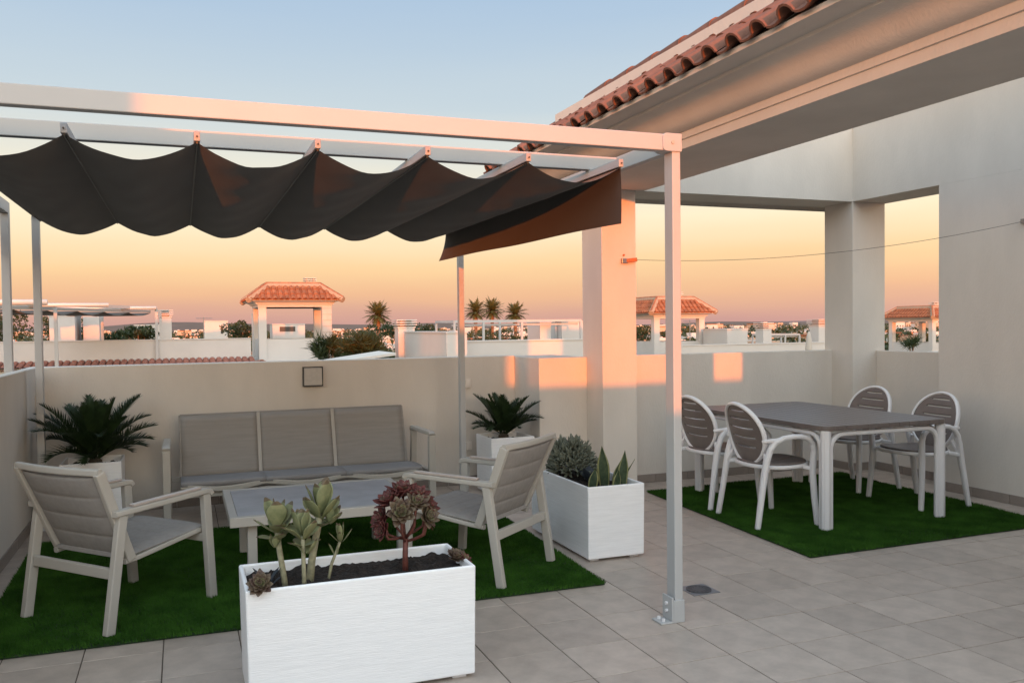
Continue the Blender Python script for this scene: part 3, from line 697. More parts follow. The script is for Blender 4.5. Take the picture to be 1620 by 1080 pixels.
planter('planter', 'tall white planter with a sago palm in the corner behind the armchair', (-1.900,3.605,0), 0, 0.42, 0.40, 0.505, 'white textured planters')

def cycad(label, loc, n, L, seed, squash=1.0, flat=0.0):
    g = random.Random(seed); t = thing('sago_palm', label, 'palm', loc, 0, 'potted sago palms')
    c = MB()
    for k in range(6):
        pass
    c.tube([(0,0,-0.05),(0,0,0.0),(0,0,0.05),(0,0,0.08)], 0.055, 10, scales=[0.9,1.0,0.85,0.3]).build('trunk', M_STEMBROWN, t, smooth=True)
    for i in range(n):
        az = i*2.39996+g.uniform(-.2,.2); u = (i+0.5)/n
        el = R(82-52*u**0.9)+g.uniform(-.10,.10); ln = L*g.uniform(0.82,1.05)*(0.72+0.32*math.sin(math.pi*min(1,u*1.1)))
        d = Vector((math.cos(az)*math.cos(el), math.sin(az)*math.cos(el)*squash, math.sin(el))); p = Vector((math.cos(az)*0.02, math.sin(az)*0.02, 0.055))
        mb = MB(); pts = [p.copy()]; K = 22; droop = g.uniform(0.55,1.15)*(0.55+0.75*u)
        for k in range(K):
            d = (d + Vector((0,0,-droop/K*(0.25+1.5*k/K)))).normalized(); p = p + d*(ln/K); pts.append(p.copy())
        mb.tube(pts[::3]+[pts[-1]], 0.0035, 4, scales=[1.2]+[1-0.1*q for q in range(len(pts[::3]))])
        for k in range(4, K+1):
            for hh in (0, 0.5):
                if k == K and hh: continue
                q = pts[k] if not hh else (pts[k]+pts[k+1])/2
                dd = (pts[min(k+1,K)]-pts[max(k-1,0)]).normalized(); sd_ = dd.cross(Vector((0,0,1)))
                if sd_.length < 0.02: sd_ = Vector((1,0,0))
                sd_.normalize(); upn = sd_.cross(dd).normalized(); f = k/K
                ll = 0.125*L/0.5*math.sin(math.pi*(0.14+0.82*f))**0.7*g.uniform(0.85,1.1)
                for s in (-1,1):
                    ld = (sd_*s*0.85+dd*(0.50+0.75*f)+upn*g.uniform(0.30,0.65)).normalized(); tip = q+ld*ll-Vector((0,0,0.006))
                    wv = dd*0.0066
                    mb.add([q-wv, q+wv, (q+tip)/2+wv*0.9+upn*0.002, (q+tip)/2-wv*0.9+upn*0.002, tip], [(0,1,2,3),(3,2,4)])
        mb.build('frond', M_CYCAD, t)
    return t
cycad('wide sago palm with arching fronds in the tall planter behind the armchair', (-1.885,3.60,0.45), 38, 0.56, 5)
cycad('compact sago palm with upright fronds in the tall planter near the pillar', (1.41,3.55,0.46), 28, 0.42, 9)

def leaf_obj(parent, base, d, nrm, L, W, curl, cup, mats, name='leaf', **k):
    mb = MB().leaf(base, d, nrm, L, W, curl, cup, seg=7, **k)
    o = mb.build(name, mats, parent, smooth=True); q = o.modifiers.new('thick','SOLIDIFY'); q.thickness = 0.0026; q.offset = 0
    s = o.modifiers.new('sub','SUBSURF'); s.levels = 1; s.render_levels = 1; return o
def kalanchoe(label, base, pts, rs, heads, seed):
    g = random.Random(seed); t = thing('kalanchoe', label, 'succulent', base, 0, 'pale upright succulents in the front planter')
    B = Vector(base)
    MB().tube([Vector(p)-B for p in pts], rs, 9, scales=[1.15,1.05,1.0,0.95,0.7][:len(pts)] if len(pts)<6 else None).build('stem', M_KALSTEM, t, smooth=True)
    for (h, L, W, rings) in heads:
        hp = Vector(h)-B; a0 = g.uniform(0,6.28)
        for ri, (nl, el, zo, sc) in enumerate(rings):
            for k in range(nl):
                az = a0+ri*0.8+2*math.pi*k/nl+g.uniform(-.2,.2); e = R(el)+g.uniform(-.12,.12)
                d = Vector((math.cos(az)*math.cos(e), math.sin(az)*math.cos(e), math.sin(e))); nn = Vector((-math.cos(az)*math.sin(e), -math.sin(az)*math.sin(e), math.cos(e)))
                leaf_obj(t, hp+Vector((math.cos(az)*0.006,math.sin(az)*0.006,zo)), d, nn, 1.12*L*sc*g.uniform(0.88,1.1), 1.18*W*sc*g.uniform(0.9,1.1), g.uniform(0.05,0.75), g.uniform(0.06,0.22), [M_KAL, M_KALTIP], tip=0.14, tipmi=1, base_w=0.16)
    return t
SZ = 0.436
RG = [(3,6,-0.045,0.80),(4,30,-0.018,1.05),(3,52,0.002,1.15),(2,72,0.012,1.0)]
kalanchoe('pale green succulent on the bent stem nearest the small dark agave', (-0.873,0.01,SZ-0.03), [(-0.873,0.01,SZ-0.03),(-0.885,0.01,0.50),(-0.897,0.01,0.58),(-0.905,0.01,0.665)], 0.0115, [((-0.905,0.01,0.672),0.100,0.062,RG),((-0.915,-0.01,0.60),0.055,0.026,[(3,50,0,1.0)])], 1)
kalanchoe('short pale succulent on a thin stem between two thicker ones', (-0.808,-0.05,SZ-0.03), [(-0.808,-0.05,SZ-0.03),(-0.809,-0.05,0.52),(-0.811,-0.05,0.60),(-0.812,-0.05,0.645)], 0.0085, [((-0.812,-0.05,0.650),0.088,0.056,RG),((-0.80,-0.06,0.575),0.075,0.026,[(3,38,0,1.0)])], 2)
kalanchoe('tallest pale succulent with a thick leaning stem', (-0.778,0.04,SZ-0.03), [(-0.778,0.04,SZ-0.03),(-0.765,0.04,0.52),(-0.748,0.04,0.61),(-0.728,0.04,0.70)], 0.015, [((-0.726,0.04,0.706),0.112,0.066,RG+[(3,10,-0.05,0.9)]),((-0.69,0.035,0.665),0.080,0.046,[(3,35,0,1.0),(2,60,0.01,0.8)])], 3)
kalanchoe('small pale succulent with slim leaves on a thin leaning stem', (-0.705,0.03,SZ-0.03), [(-0.705,0.03,SZ-0.03),(-0.685,0.03,0.50),(-0.662,0.03,0.555),(-0.645,0.03,0.60)], 0.0062, [((-0.646,0.03,0.596),0.062,0.022,[(4,35,-0.01,1.0),(3,68,0.0,1.0)]),((-0.668,0.03,0.535),0.045,0.016,[(2,62,0,1.0)])], 4)

def rosette(parent, c, nrm, Rr, inner, outer, n=34, name='rosette', seed=1):
    g = random.Random(seed); nrm = Vector(nrm).normalized(); a = nrm.cross(Vector((0.3,0.2,1.0)));
    if a.length < 0.05: a = nrm.cross(Vector((1,0,0)))
    a.normalize(); b = nrm.cross(a); mb = MB()
    for i in range(n):
        u = (i+0.5)/n; az = i*2.39996; e = R(84-74*u**0.8)+g.uniform(-.08,.08)
        rad = a*math.cos(az)+b*math.sin(az); d = rad*math.cos(e)+nrm*math.sin(e); nn = nrm*math.cos(e)-rad*math.sin(e)
        L = Rr*(0.45+0.62*u)*g.uniform(0.92,1.06)
        mb.leaf(Vector(c)+rad*0.003-nrm*0.012*u, d, nn, L, L*0.50, 0.35, 0.16, mi=0 if u < 0.5 else 1, seg=5, tip=0.10, base_w=0.30, tipmi=1)
    o = mb.build(name, [inner, outer], parent, smooth=True); q = o.modifiers.new('thick','SOLIDIFY'); q.thickness = 0.0018; q.offset = 0; return o
ab = Vector((-0.372,0.03,SZ-0.02)); ae = thing('aeonium', 'tree aeonium with burgundy rosettes on a branching red stem', 'succulent', ab)
def L_(p): return Vector(p)-ab
MB().tube([L_((-0.372,0.03,SZ-0.02)),L_((-0.371,0.03,0.50)),L_((-0.368,0.03,0.575))], 0.012, 9, scales=[1.15,1.0,1.0]).build('stem', M_AEOSTEM, ae, smooth=True)
ROS = [((-0.372,0.05,0.762),(0,-0.15,1),0.082,0),((-0.318,0.02,0.752),(0.3,-0.25,1),0.070,0),((-0.430,0.03,0.733),(-0.45,-0.1,0.9),0.074,0),
       ((-0.405,-0.045,0.700),(-0.12,-0.85,0.55),0.068,1),((-0.470,0.02,0.668),(-0.85,-0.25,0.45),0.060,0),((-0.272,0.02,0.705),(0.65,-0.35,0.6),0.062,0),
       ((-0.285,-0.03,0.672),(0.45,-0.75,0.5),0.055,1),((-0.335,-0.035,0.735),(0.1,-0.6,0.8),0.058,1),((-0.478,-0.02,0.632),(-0.9,-0.4,0.15),0.046,0),((-0.262,0.03,0.645),(0.9,-0.2,0.2),0.042,0)]
for i, (c, nn, r_, gr) in enumerate(ROS):
    cc = L_(c); f = L_((-0.369,0.03,0.560+0.012*(i%3))); mid = f.lerp(cc, 0.5)+Vector(((cc.x-f.x)*0.28,(cc.y-f.y)*0.28,-0.020))
    MB().tube([f, f.lerp(mid,0.55)+Vector((0,0,-0.004)), mid, cc-Vector(nn).normalized()*0.006], 0.0062, 6).build('branch', M_AEOSTEM, ae, smooth=True)
    rosette(ae, cc, nn, r_*1.12, M_AEOGRN if gr else M_AEOEDGE, M_AEOEDGE if gr else M_AEORED, 34, seed=i)
ag = thing('aeonium', 'small green and brown rosette hanging over the planter rim at the agave end', 'succulent', (-0.985,-0.135,0.495)); rosette(ag, (0,0,0), (-0.15,-0.75,0.6), 0.056, M_AEOGRN, M_AEOEDGE, 46, seed=21)
MB().tube([(0.012,0.03,-0.055),(0.004,0.012,-0.015),(0,0.004,-0.004)],0.005,6).build('stem', M_AEOSTEM, ag)
ag = thing('aeonium', 'low brownish rosette lying on the planter rim at the far end from the agave', 'succulent', (-0.150,0.005,0.476)); rosette(ag, (0,0,0), (0.1,-0.35,0.9), 0.054, M_AEOEDGE, M_AEOEDGE, 42, seed=22)
rosette(ag, (0.035,-0.02,-0.004), (0.35,-0.4,0.8), 0.036, M_AEOGRN, M_AEORED, 26, seed=23)
ag = thing('agave', 'little dark blue agave in the corner of the front planter', 'succulent', (-0.945,0.02,SZ-0.01))
for i in range(7):
    az = i*2.4; e = R(50+10*(i%3)); leaf_obj(ag, (0.008*math.cos(az),0.008*math.sin(az),0), (math.cos(az)*math.cos(e),math.sin(az)*math.cos(e),math.sin(e)), (-math.cos(az),-math.sin(az),0.6), 0.085+0.02*(i%2), 0.020, -0.3, 0.3, M_AGAVE, tip=0.02, base_w=0.7)

# end-on planter
sn = thing('grey_succulent', 'dense dome of narrow grey-green succulent leaves', 'succulent', (1.285,1.885,0.43))
g = random.Random(31); shoots = []
for i in range(60):
    u = (i+0.5)/60; az = i*2.39996; e = math.acos(1-u*0.98); d = Vector((math.sin(e)*math.cos(az)*1.0, math.sin(e)*math.sin(az)*1.25, math.cos(e)*1.05))
    kk = g.uniform(0.78,1.16); c = Vector((d.x*0.135*kk, d.y*0.165*kk, 0.03+d.z*0.175*kk)); mb = MB(); dn = d.normalized(); a = dn.cross(Vector((0.2,0.4,1))).normalized(); b = dn.cross(a)
    for k in range(15):
        uu = (k+0.5)/15; az2 = k*2.39996; ee = R(86-62*uu); rad = a*math.cos(az2)+b*math.sin(az2); dd = rad*math.cos(ee)+dn*math.sin(ee); dd.z += 0.18
        mb.leaf(c+rad*0.004-dn*0.02*uu, dd, dn*math.cos(ee)-rad*math.sin(ee), 0.066*g.uniform(0.85,1.2), 0.0165, 0.3, 0.35, seg=3, tip=0.12, base_w=0.55)
    o = mb.build('shoot', M_SENECIO, sn, smooth=True); q = o.modifiers.new('thick','SOLIDIFY'); q.thickness = 0.003
for i, (x, y, hgt, w_, rz, tl, tw) in enumerate([(1.320,1.44,0.262,0.074,-0.35,(-0.05,0,0),0.3),(1.372,1.39,0.178,0.066,-0.75,(0.16,-0.03,0),-0.2),(1.398,1.35,0.238,0.062,-0.30,(0.07,0,0),0.2),(1.345,1.33,0.120,0.052,-0.1,(0.10,0,0),0.3),(1.420,1.43,0.180,0.018,0.1,(0.48,0,0),0.2),(1.205,1.40,0.130,0.056,-0.5,(0.12,-0.05,0),-0.2)]):
    if i == 0: sp = thing('snake_plant', 'snake plant with yellow-edged upright leaves', 'snake plant', (1.35,1.40,0.40)); org = Vector((1.35,1.40,0.40))
    if i == 5: sp = thing('snake_plant', 'single short mottled snake plant leaf at the corner of the end-on planter', 'snake plant', (1.215,1.42,0.40)); org = Vector((1.215,1.42,0.40))
    d = Vector((tl[0],tl[1],1)).normalized(); ww = Vector((math.cos(rz),math.sin(rz),0)); nn = d.cross(ww).normalized(); base = Vector((x,y,0.40))-org; H = hgt+0.03; mid = MB(); K = 9; rows = []
    for k in range(K+1):
        t_ = k/K; wid = w_/2*(0.65+0.5*math.sin(math.pi*min(1,t_*1.15)))*(1 if t_ < 0.55 else math.cos((t_-0.55)/0.45*math.pi/2)**0.8+0.02)
        a = tw*t_; wv = ww*math.cos(a)+nn*math.sin(a); p = base + d*H*t_ + Vector((tl[0],tl[1],0))*H*0.3*t_*t_
        rows.append([p-wv*wid+nn*wid*0.25, p-wv*wid*0.72+nn*wid*0.1, p, p+wv*wid*0.72+nn*wid*0.1, p+wv*wid+nn*wid*0.25])
    o_ = 0; mb = MB(); mb.grid(rows); mb.m = [1 if (q % 4) in (0,3) else 0 for q in range(len(mb.f))]
    o = mb.build('leaf', [M_SNAKE, M_SNAKEEDGE], sp, smooth=True); q = o.modifiers.new('thick','SOLIDIFY'); q.thickness = 0.004
ag = thing('agave', 'broad dark blue-grey leaves between the grey succulent and the snake plant', 'succulent', (1.30,1.60,0.42))
for i in range(6):
    az = i*1.05+0.3; e = R(42+14*(i%2)); leaf_obj(ag, (0.01*math.cos(az),0.01*math.sin(az),0), (math.cos(az)*math.cos(e),math.sin(az)*math.cos(e),math.sin(e)), (-math.cos(az),-math.sin(az),0.8), 0.125, 0.075, 0.2, 0.15, M_AGAVE, base_w=0.5)

# ================================================================== SMALL FITTINGS
lp = thing('wall_lamp', 'square wall lamp with dark metal frame on the parapet above the sofa', 'lamp', (-0.185,4.06,1.057))
fr = MB(); h_ = 0.086
for a, b, c, d in ((-h_,h_,h_-0.009,h_),(-h_,h_,-h_,-h_+0.009),(-h_,-h_+0.009,-h_+0.009,h_-0.009),(h_-0.009,h_,-h_+0.009,h_-0.009)): fr.lim(a,b,-0.052,0,c,d)
fr.build('frame', M_DARK, lp); MB().lim(-h_+0.010,h_-0.010,-0.056,-0.002,-h_+0.010,h_-0.010).build('diffuser', M_GLASSW, lp, bevel=0.004)
def socket(label, x, y, z, rz=0, w_=0.055, h_=0.08):
    t = thing('power_socket', label, 'socket', (x,y,z), rz)
    MB().lim(-w_/2,w_/2,-0.020,0,-h_/2,h_/2).build('plate', M_SWITCH, t, bevel=0.004); MB().lim(-w_*0.28,w_*0.28,-0.024,-0.0195,-h_*0.28,h_*0.28).build('cover', M_SWITCH, t, bevel=0.002)
socket('small weatherproof socket on the parapet beside the rear pergola post', 1.250,4.06,0.945)
socket('low weatherproof socket on the parapet beside the rear pergola post', 1.250,4.06,0.36)
cb = thing('cable_box', 'white junction box with a dark cable on the corner of the side wall', 'junction box', (-2.33,3.99,0.93))
MB().lim(0,0.035,-0.030,0.030,-0.055,0.055).build('box', M_SWITCH, cb, bevel=0.005)
MB().tube([(0.008,0.02,0.25),(0.008,0.02,0.05)],0.0065,6).build('cable', M_CABLE, cb); MB().tube([(0.008,0.02,-0.05),(0.010,0.02,-0.93)],0.0065,6).build('cable', M_CABLE, cb)
cl = thing('clothes_line', 'thin clothes line strung from the lit pillar to the side wall', 'clothes line', (2.46,3.157,2.045))
MB().lim(-0.075,-0.015,-0.024,0,-0.028,0.016).build('wall_plate', M_STEEL, cl, bevel=0.004); MB().bar((-0.03,-0.016,-0.006),(0.070,-0.030,0.006),0.022,0.034).build('clip', M_CLIP, cl, bevel=0.004)
MB().cyl((-0.048,-0.006,0.045),0.009,0.012,8,axis='y').build('screw', M_CLIP, cl)
pts = [Vector((0.06,-0.03,0.004)).lerp(Vector((2.505,-1.83,0.208)), k/24)-Vector((0,0,0.105*4*(k/24)*(1-k/24))) for k in range(25)]
MB().tube(pts, 0.0022, 6).build('line', M_CABLE, cl)
MB().lim(2.485,2.505,-1.845,-1.815,0.19,0.226).build('hook', M_STEEL, cl)
dr = thing('floor_drain', 'square steel floor drain with round grate beside the pergola foot', 'drain', (1.415,0.505,0.0))
MB().lim(-0.085,0.085,-0.085,0.085,0.0,0.003).build('plate', M_STEEL, dr, bevel=0.001)
MB().cyl((0,0,0.0045),0.070,0.004,24).build('grate', mat('grate', (0.10,0.10,0.105), 0.5, metal=0.6), dr)
for k in range(14):
    a = 2*math.pi*k/14; MB().box((0.050*math.cos(a),0.050*math.sin(a),0.0067),(0.024,0.009,0.001),Matrix.Rotation(a,3,'Z')).build('slot', M_DARK, dr)

# ================================================================== NEIGHBOURHOOD
GZ = -6.5
def tiles_slope(mb, A, B, C_, D, pitch=0.25, r_=0.10, n=4):
    # corrugated tiles on the quad A-B (eave) to D-C_ (ridge); strips run from eave to ridge
    A, B, C_, D = Vector(A), Vector(B), Vector(C_), Vector(D); e = (B-A); L = e.length; e.normalize(); N = int(L/pitch)
    nr = e.cross((D-A)).normalized(); upd = nr.cross(e).normalized()
    if nr.z < 0: nr = -nr; upd = -upd
    H = (D-A).dot(upd)
    if H < 0: upd = -upd; H = -H
    l0 = (D-A).dot(e); l1 = L-(C_-A).dot(e)
    for i in range(N):
        s = (i+0.5)*L/N; h = H
        if l0 > 1e-3: h = min(h, H*s/l0)
        if l1 > 1e-3: h = min(h, H*(L-s)/l1)
        c = max(1, int(h/0.42+0.6)); rows_ = []
        for k in range(c):
            for (q, lift) in ((k/c, 0.035), ((k+1)/c, 0.0)):
                rows_.append([A+e*(s+r_*math.cos(math.pi*j/n))+upd*(h*q)+nr*(r_*0.85*math.sin(math.pi*j/n)+lift) for j in range(n+1)])
        mb.grid(rows_, flip=True)
    mb.add([A,B,C_,D],[(0,1,2,3)])
def pavilion(name, label, x0, x1, y0, y1, zp, ze, zr, cw=0.34, eave=0.48, floor=-3.0, mtile=None, chimney=True, wallmat=None):
    wm = wallmat or M_WHITEWALL; t = thing(name, label, 'building', (x0,y0,floor))
    o = Vector((x0,y0,floor)); W, D_ = x1-x0, y1-y0; zp, ze, zr = zp-floor, ze-floor, zr-floor
    MB().lim(0,W,0,D_,0,zp-0.9).build('lower_floor', wm, t)
    for cx, cy in ((0,0),(W-cw,0),(0,D_-cw),(W-cw,D_-cw)): MB().lim(cx,cx+cw,cy,cy+cw,zp-0.9,ze+0.02).build('column', wm, t)
    MB().lim(cw,W-cw,0.05,0.2,zp-0.9,zp).build('parapet', wm, t); MB().lim(cw,W-cw,D_-0.2,D_-0.05,zp-0.9,zp).build('parapet', wm, t)
    MB().lim(0.05,0.2,cw,D_-cw,zp-0.9,zp).build('parapet', wm, t); MB().lim(W-0.2,W-0.05,cw,D_-cw,zp-0.9,zp).build('parapet', wm, t)
    base = (0,W,0,D_); pr = [(-cw,ze),(0.02,ze),(0.04,ze+0.10),(0.10,ze+0.12)]
    for k in range(6): a = k/5*math.pi/2; pr.append((0.10+0.28*(1-math.cos(a)), ze+0.12+0.14*math.sin(a)))
    pr += [(eave-0.04,ze+0.28),(eave-0.04,ze+0.31),(-cw,ze+0.31)]
    ring(MB(), pr, base).build('cornice', wm, t)
    run = eave+0.42; e = eave; z1 = ze+0.30; rf_ = MB(); q = [(-e,-e),(W+e,-e),(W+e,D_+e),(-e,D_+e)]; p_ = [(-e+run,-e+run),(W+e-run,-e+run),(W+e-run,D_+e-run),(-e+run,D_+e-run)]
    for k in range(4):
        a, b, c, d = q[k], q[(k+1)%4], p_[(k+1)%4], p_[k]
        tiles_slope(rf_, (*a,z1), (*b,z1), (*c,zr), (*d,zr))
    rf_.add([(*v,zr-0.02) for v in p_], [(0,1,2,3)])
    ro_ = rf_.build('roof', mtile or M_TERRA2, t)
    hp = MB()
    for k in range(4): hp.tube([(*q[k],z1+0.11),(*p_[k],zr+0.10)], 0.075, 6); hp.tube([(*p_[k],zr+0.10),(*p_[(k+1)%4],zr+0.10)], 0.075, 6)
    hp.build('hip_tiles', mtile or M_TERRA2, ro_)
    hm = MB()
    for k in range(4): hm.tube([(*q[k],z1),(*p_[k],zr-0.02)], 0.15, 6); hm.tube([(*p_[k],zr-0.02),(*p_[(k+1)%4],zr-0.02)], 0.15, 6)
    hm.build('hip_mortar', M_MORTAR, ro_)
    if chimney:
        zr += 0.16; ch = MB().lim(W*0.72,W*0.72+0.45,D_*0.5,D_*0.5+0.45,zr-0.66,zr+0.10).build('chimney', wm, ro_)
        for k in range(2): MB().lim(W*0.72-0.06,W*0.72+0.51,D_*0.5-0.06,D_*0.5+0.51,zr+0.14+0.1*k,zr+0.18+0.1*k).build('chimney_cap', wm, ch)
        for cx in (W*0.72+0.04, W*0.72+0.37): MB().lim(cx,cx+0.05,D_*0.5+0.1,D_*0.5+0.3,zr+0.09,zr+0.25).build('cap_support', wm, ch)
    return t
def block(name, label, x0, x1, y0, y1, z1, z0=-3.0, m=None, cat='building', cap=False, win=None):
    t = thing(name, label, cat, (x0,y0,z0)); MB().lim(0,x1-x0,0,y1-y0,0,z1-z0).build('wall', m or M_WHITEWALL, t)
    MB().lim(-0.03,x1-x0+0.03,-0.03,y1-y0+0.03,z1-z0,z1-z0+0.05).build('coping', m or M_WHITEWALL, t)
    if cap:
        for k in range(3): MB().lim(-0.08,x1-x0+0.08,-0.08,y1-y0+0.08,z1-z0+0.10+0.09*k,z1-z0+0.14+0.09*k).build('louvre', M_WHITEWALL, t)
        MB().lim(0.1,x1-x0-0.1,0.1,y1-y0-0.1,z1-z0+0.04,z1-z0+0.28).build('flue', M_MORTAR, t)
    if win:
        for (a,b,c,d) in win:
            w_ = MB().lim(a,b,-0.02,0.0,c-z0,d-z0).build('window', M_DARK, t)
    return t
# terrace house straight across
wa = thing('terrace_wall', 'long white terrace wall across the gap, with a tiled strip below', 'wall', (-14,36,-3))
MB().lim(0,15.63,0,0.3,0,4.03).build('rendered_wall', M_WHITEWALL, wa); MB().lim(-0.0,15.63,-0.03,0.33,4.03,4.07).build('coping', M_WHITEWALL, wa)
mb = MB(); tiles_slope(mb, (0,-1.35,2.93), (15.75,-1.35,2.93), (15.75,0,3.17), (0,0,3.17), pitch=0.27, r_=0.115, n=6)
mb.build('tiled_strip', mat('terracotta_strip', (0.30,0.12,0.085), 0.8, var=0.2, scale=3), wa)
MB().tube([(15.72,-1.35,3.00),(16.0,-1.0,3.05),(16.35,-1.9,2.85)],0.10,6).build('hip_tiles', M_TERRA2, wa)
MB().lim(0,19.0,-1.2,0.0,0,3.0).build('lower_wall', M_WHITEWALL, wa)
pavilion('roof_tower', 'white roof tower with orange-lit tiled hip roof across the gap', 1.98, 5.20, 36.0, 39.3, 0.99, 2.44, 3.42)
st = thing('stone_stack', 'pale stone-clad chimney stack on the corner of the orange-lit roof tower', 'chimney', (4.74,35.62,-3))
MB().lim(0,0.42,0,0.36,0,5.44).build('stack', mat('stone_cladding', (0.55,0.45,0.40), 0.85, var=0.1, scale=1.2), st)
for k in range(9): MB().lim(-0.004,0.424,-0.006,0.0,3.2+0.27*k,3.212+0.27*k).build('joint', M_MORTAR, st)
# pergola with folded canopy on the neighbour's terrace
def lean_pergola(label, P0, P1, off, zt, zf, posts, w_=0.10, canopy=True):
    t = thing('pergola', label, 'pergola', (P0[0],P0[1],zf)); o = Vector((P0[0],P0[1],zf)); A = Vector((P0[0],P0[1],zt))-o; B = Vector((P1[0],P1[1],zt))-o; F = Vector((off[0],off[1],0))
    MB().bar(A,B,w_,w_*1.2).build('beam', M_ALU, t); MB().bar(A+F,B+F,w_,w_*1.2).build('beam', M_ALU, t); MB().bar(B,B+F,w_,w_*1.2).build('side_beam', M_ALU, t); MB().bar(A,A+F,w_,w_*1.2).build('side_beam', M_ALU, t)
    MB().bar(A+F*0.12-Vector((0,0,0.14)),B+F*0.12-Vector((0,0,0.14)),w_*0.8,w_).build('guide_beam', M_ALU, t)
    for u in posts:
        for f in (0,1):
            p_ = A.lerp(B,u)+F*f; MB().bar((p_.x,p_.y,0),p_-Vector((0,0,w_*0.55)),w_*1.1,w_*1.1,(1,0,0)).build('post', M_ALU, t)
    if canopy:
        for (xa,xb,yy,zz,rr) in ((-9.6,-5.0,25.2,zt-0.06,0.09),(-8.4,-3.6,29.0,zt-0.04,0.07),(-6.4,-2.2,34.0,zt-0.03,0.07)):
            MB().cyl(((xa+xb)/2-o.x,yy-o.y,zz-zf),rr,xb-xa,14,axis='x').build('glint_roller', M_ROLLER, t, smooth=True)  # tubes added to catch the low sun as a bright streak
        n = 9; cv_ = MB()
        for i in range(n):
            rows_ = []
            for k in range(9):
                u = (i+k/8)/n; p_ = A.lerp(B,u); z = -0.20-0.13*math.sin(math.pi*k/8)
                rows_.append([p_+F*0.1+Vector((0,0,z)), p_+F*0.9+Vector((0,0,z))])
            cv_.grid(rows_)
        cv_.build('canopy', M_CANOPY, t, smooth=True)
lean_pergola('sun-glinting white pergola on the terrace across the gap', (-9.3,22.0), (-2.25,35.87), (-2.2,1.1), 2.40, 0.0, (0.56,1.0))
block('rooftop_room', 'white rooftop room glowing orange under the glinting pergola', -6.62,-5.62,38.0,40.5,2.13)
block('rooftop_room', 'narrow white rooftop room between two pergola posts across the gap', -5.35,-4.70,38.6,40.5,2.16)
block('rooftop_chimney', 'white chimney block with louvred cap at the end of the glinting pergola', -2.16,-1.66,36.6,37.1,2.02, cat='chimney', cap=True)
block('rooftop_room', 'white far-off rooftop cube with a small dark door beside the hip-roofed tower', 0.50,2.30,70.0,72.0,2.12, win=[(1.25,1.45,1.1,1.75)])
block('rooftop_room', 'low white rooftop room behind the louvred chimney', -3.9,-1.9,52.0,53.0,1.75)
block('rooftop_room', 'grey shaded stair room seen through the hip-roofed tower', 3.30,4.1,56.0,58.0,2.45)
block('rooftop_room', 'orange-lit rooftop room with a flat porch seen through the hip-roofed tower', 4.9,7.2,60.0,62.0,1.75, win=[(0.5,1.6,1.25,1.6)])
# house beyond the palms (middle)
block('rooftop_room', 'bluish shaded rooftop block beside the rear pergola post', 6.75,7.45,22.9,28.4,1.26)
block('rooftop_chimney', 'white louvred chimney behind the bluish shaded block', 6.55,7.20,28.6,29.2,1.44, cat='chimney', cap=True)
block('terrace_wall', 'white terrace wall in front of the slim-posted pergola', 7.46,13.6,24.5,24.75,0.93, cat='wall')
lean_pergola('slim white pergola in front of the three palms', (8.15,26.5), (13.3,26.5), (0,2.4), 1.66, 0.0, (0.0,0.22,0.52,1.0), 0.07, False)
block('rooftop_room', 'small white rooftop room at the end of the slim pergola', 11.75,12.20,26.9,28.2,1.58)
block('rooftop_room', 'white room with a dark shelter roof beside the pillar', 13.4,14.6,28.5,30,1.60)
rs = thing('shed_roof', 'pale sloping shed roof edge just beyond the parapet', 'roof', (1.42,12.6,-2.0))
q = MB(); q.add([(0,0,2.80),(1.12,-0.30,2.945),(1.12,1.2,2.945),(0,1.2,2.80),(0,0,2.845),(1.12,-0.30,2.995),(1.12,1.2,2.995),(0,1.2,2.845)],[(3,2,1,0),(4,5,6,7),(0,1,5,4),(1,2,6,5),(2,3,7,6),(3,0,4,7)]); q.build('roof_slab', M_WALL, rs)
MB().lim(0.15,0.95,0.15,1.1,0,2.80).build('wall', M_WALL, rs)
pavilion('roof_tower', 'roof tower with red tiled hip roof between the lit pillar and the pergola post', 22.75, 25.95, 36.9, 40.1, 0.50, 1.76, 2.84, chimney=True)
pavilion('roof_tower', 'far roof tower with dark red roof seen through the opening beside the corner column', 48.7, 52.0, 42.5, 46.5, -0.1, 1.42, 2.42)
block('rooftop_room', 'pale blue-grey cube on the roofs beyond the dining parapet', 25.66,26.95,34.4,36.6,1.14)
block('rooftop_chimney', 'pale louvred chimney beyond the dining parapet', 25.49,25.98,31.2,31.8,1.16, cat='chimney', cap=True)
block('terrace_wall', 'low pale wall on the roofs beyond the dining parapet', 19.5,27.6,29.2,29.4,0.48, cat='wall')
block('terrace_wall', 'low white wall beyond the opening beside the corner column', 27.7,46.0,24.5,24.7,0.10, cat='wall')
block('rooftop_chimney', 'white stack with a brick-coloured cap next to the corner column', 28.0,28.65,30.2,30.9,1.30, cat='chimney', cap=True)
lean_pergola('small far white pergola beyond the louvred chimney', (37.5,46.0), (40.0,46.0), (0,2.0), 0.62, -0.6, (0,0.5,1.0), 0.10, False)
block('rooftop_room', 'white room under the far dark red roof', 45.2,46.4,47.5,49.5,0.9)
pa = thing('parasol', 'closed cream parasol beside the corner column', 'parasol', (24.9,27.25,-0.5))
MB().tube([(0,0,0),(0,0,1.65)],0.03,6).build('pole', M_DARK, pa); MB().tube([(0,0,0.55),(0,0,0.8),(0,0,1.35),(0,0,1.58)],0.17,9,scales=[1.0,0.9,0.6,0.15]).build('canopy', mat('cream_canvas', (0.45,0.41,0.36), 0.9), pa, smooth=True)

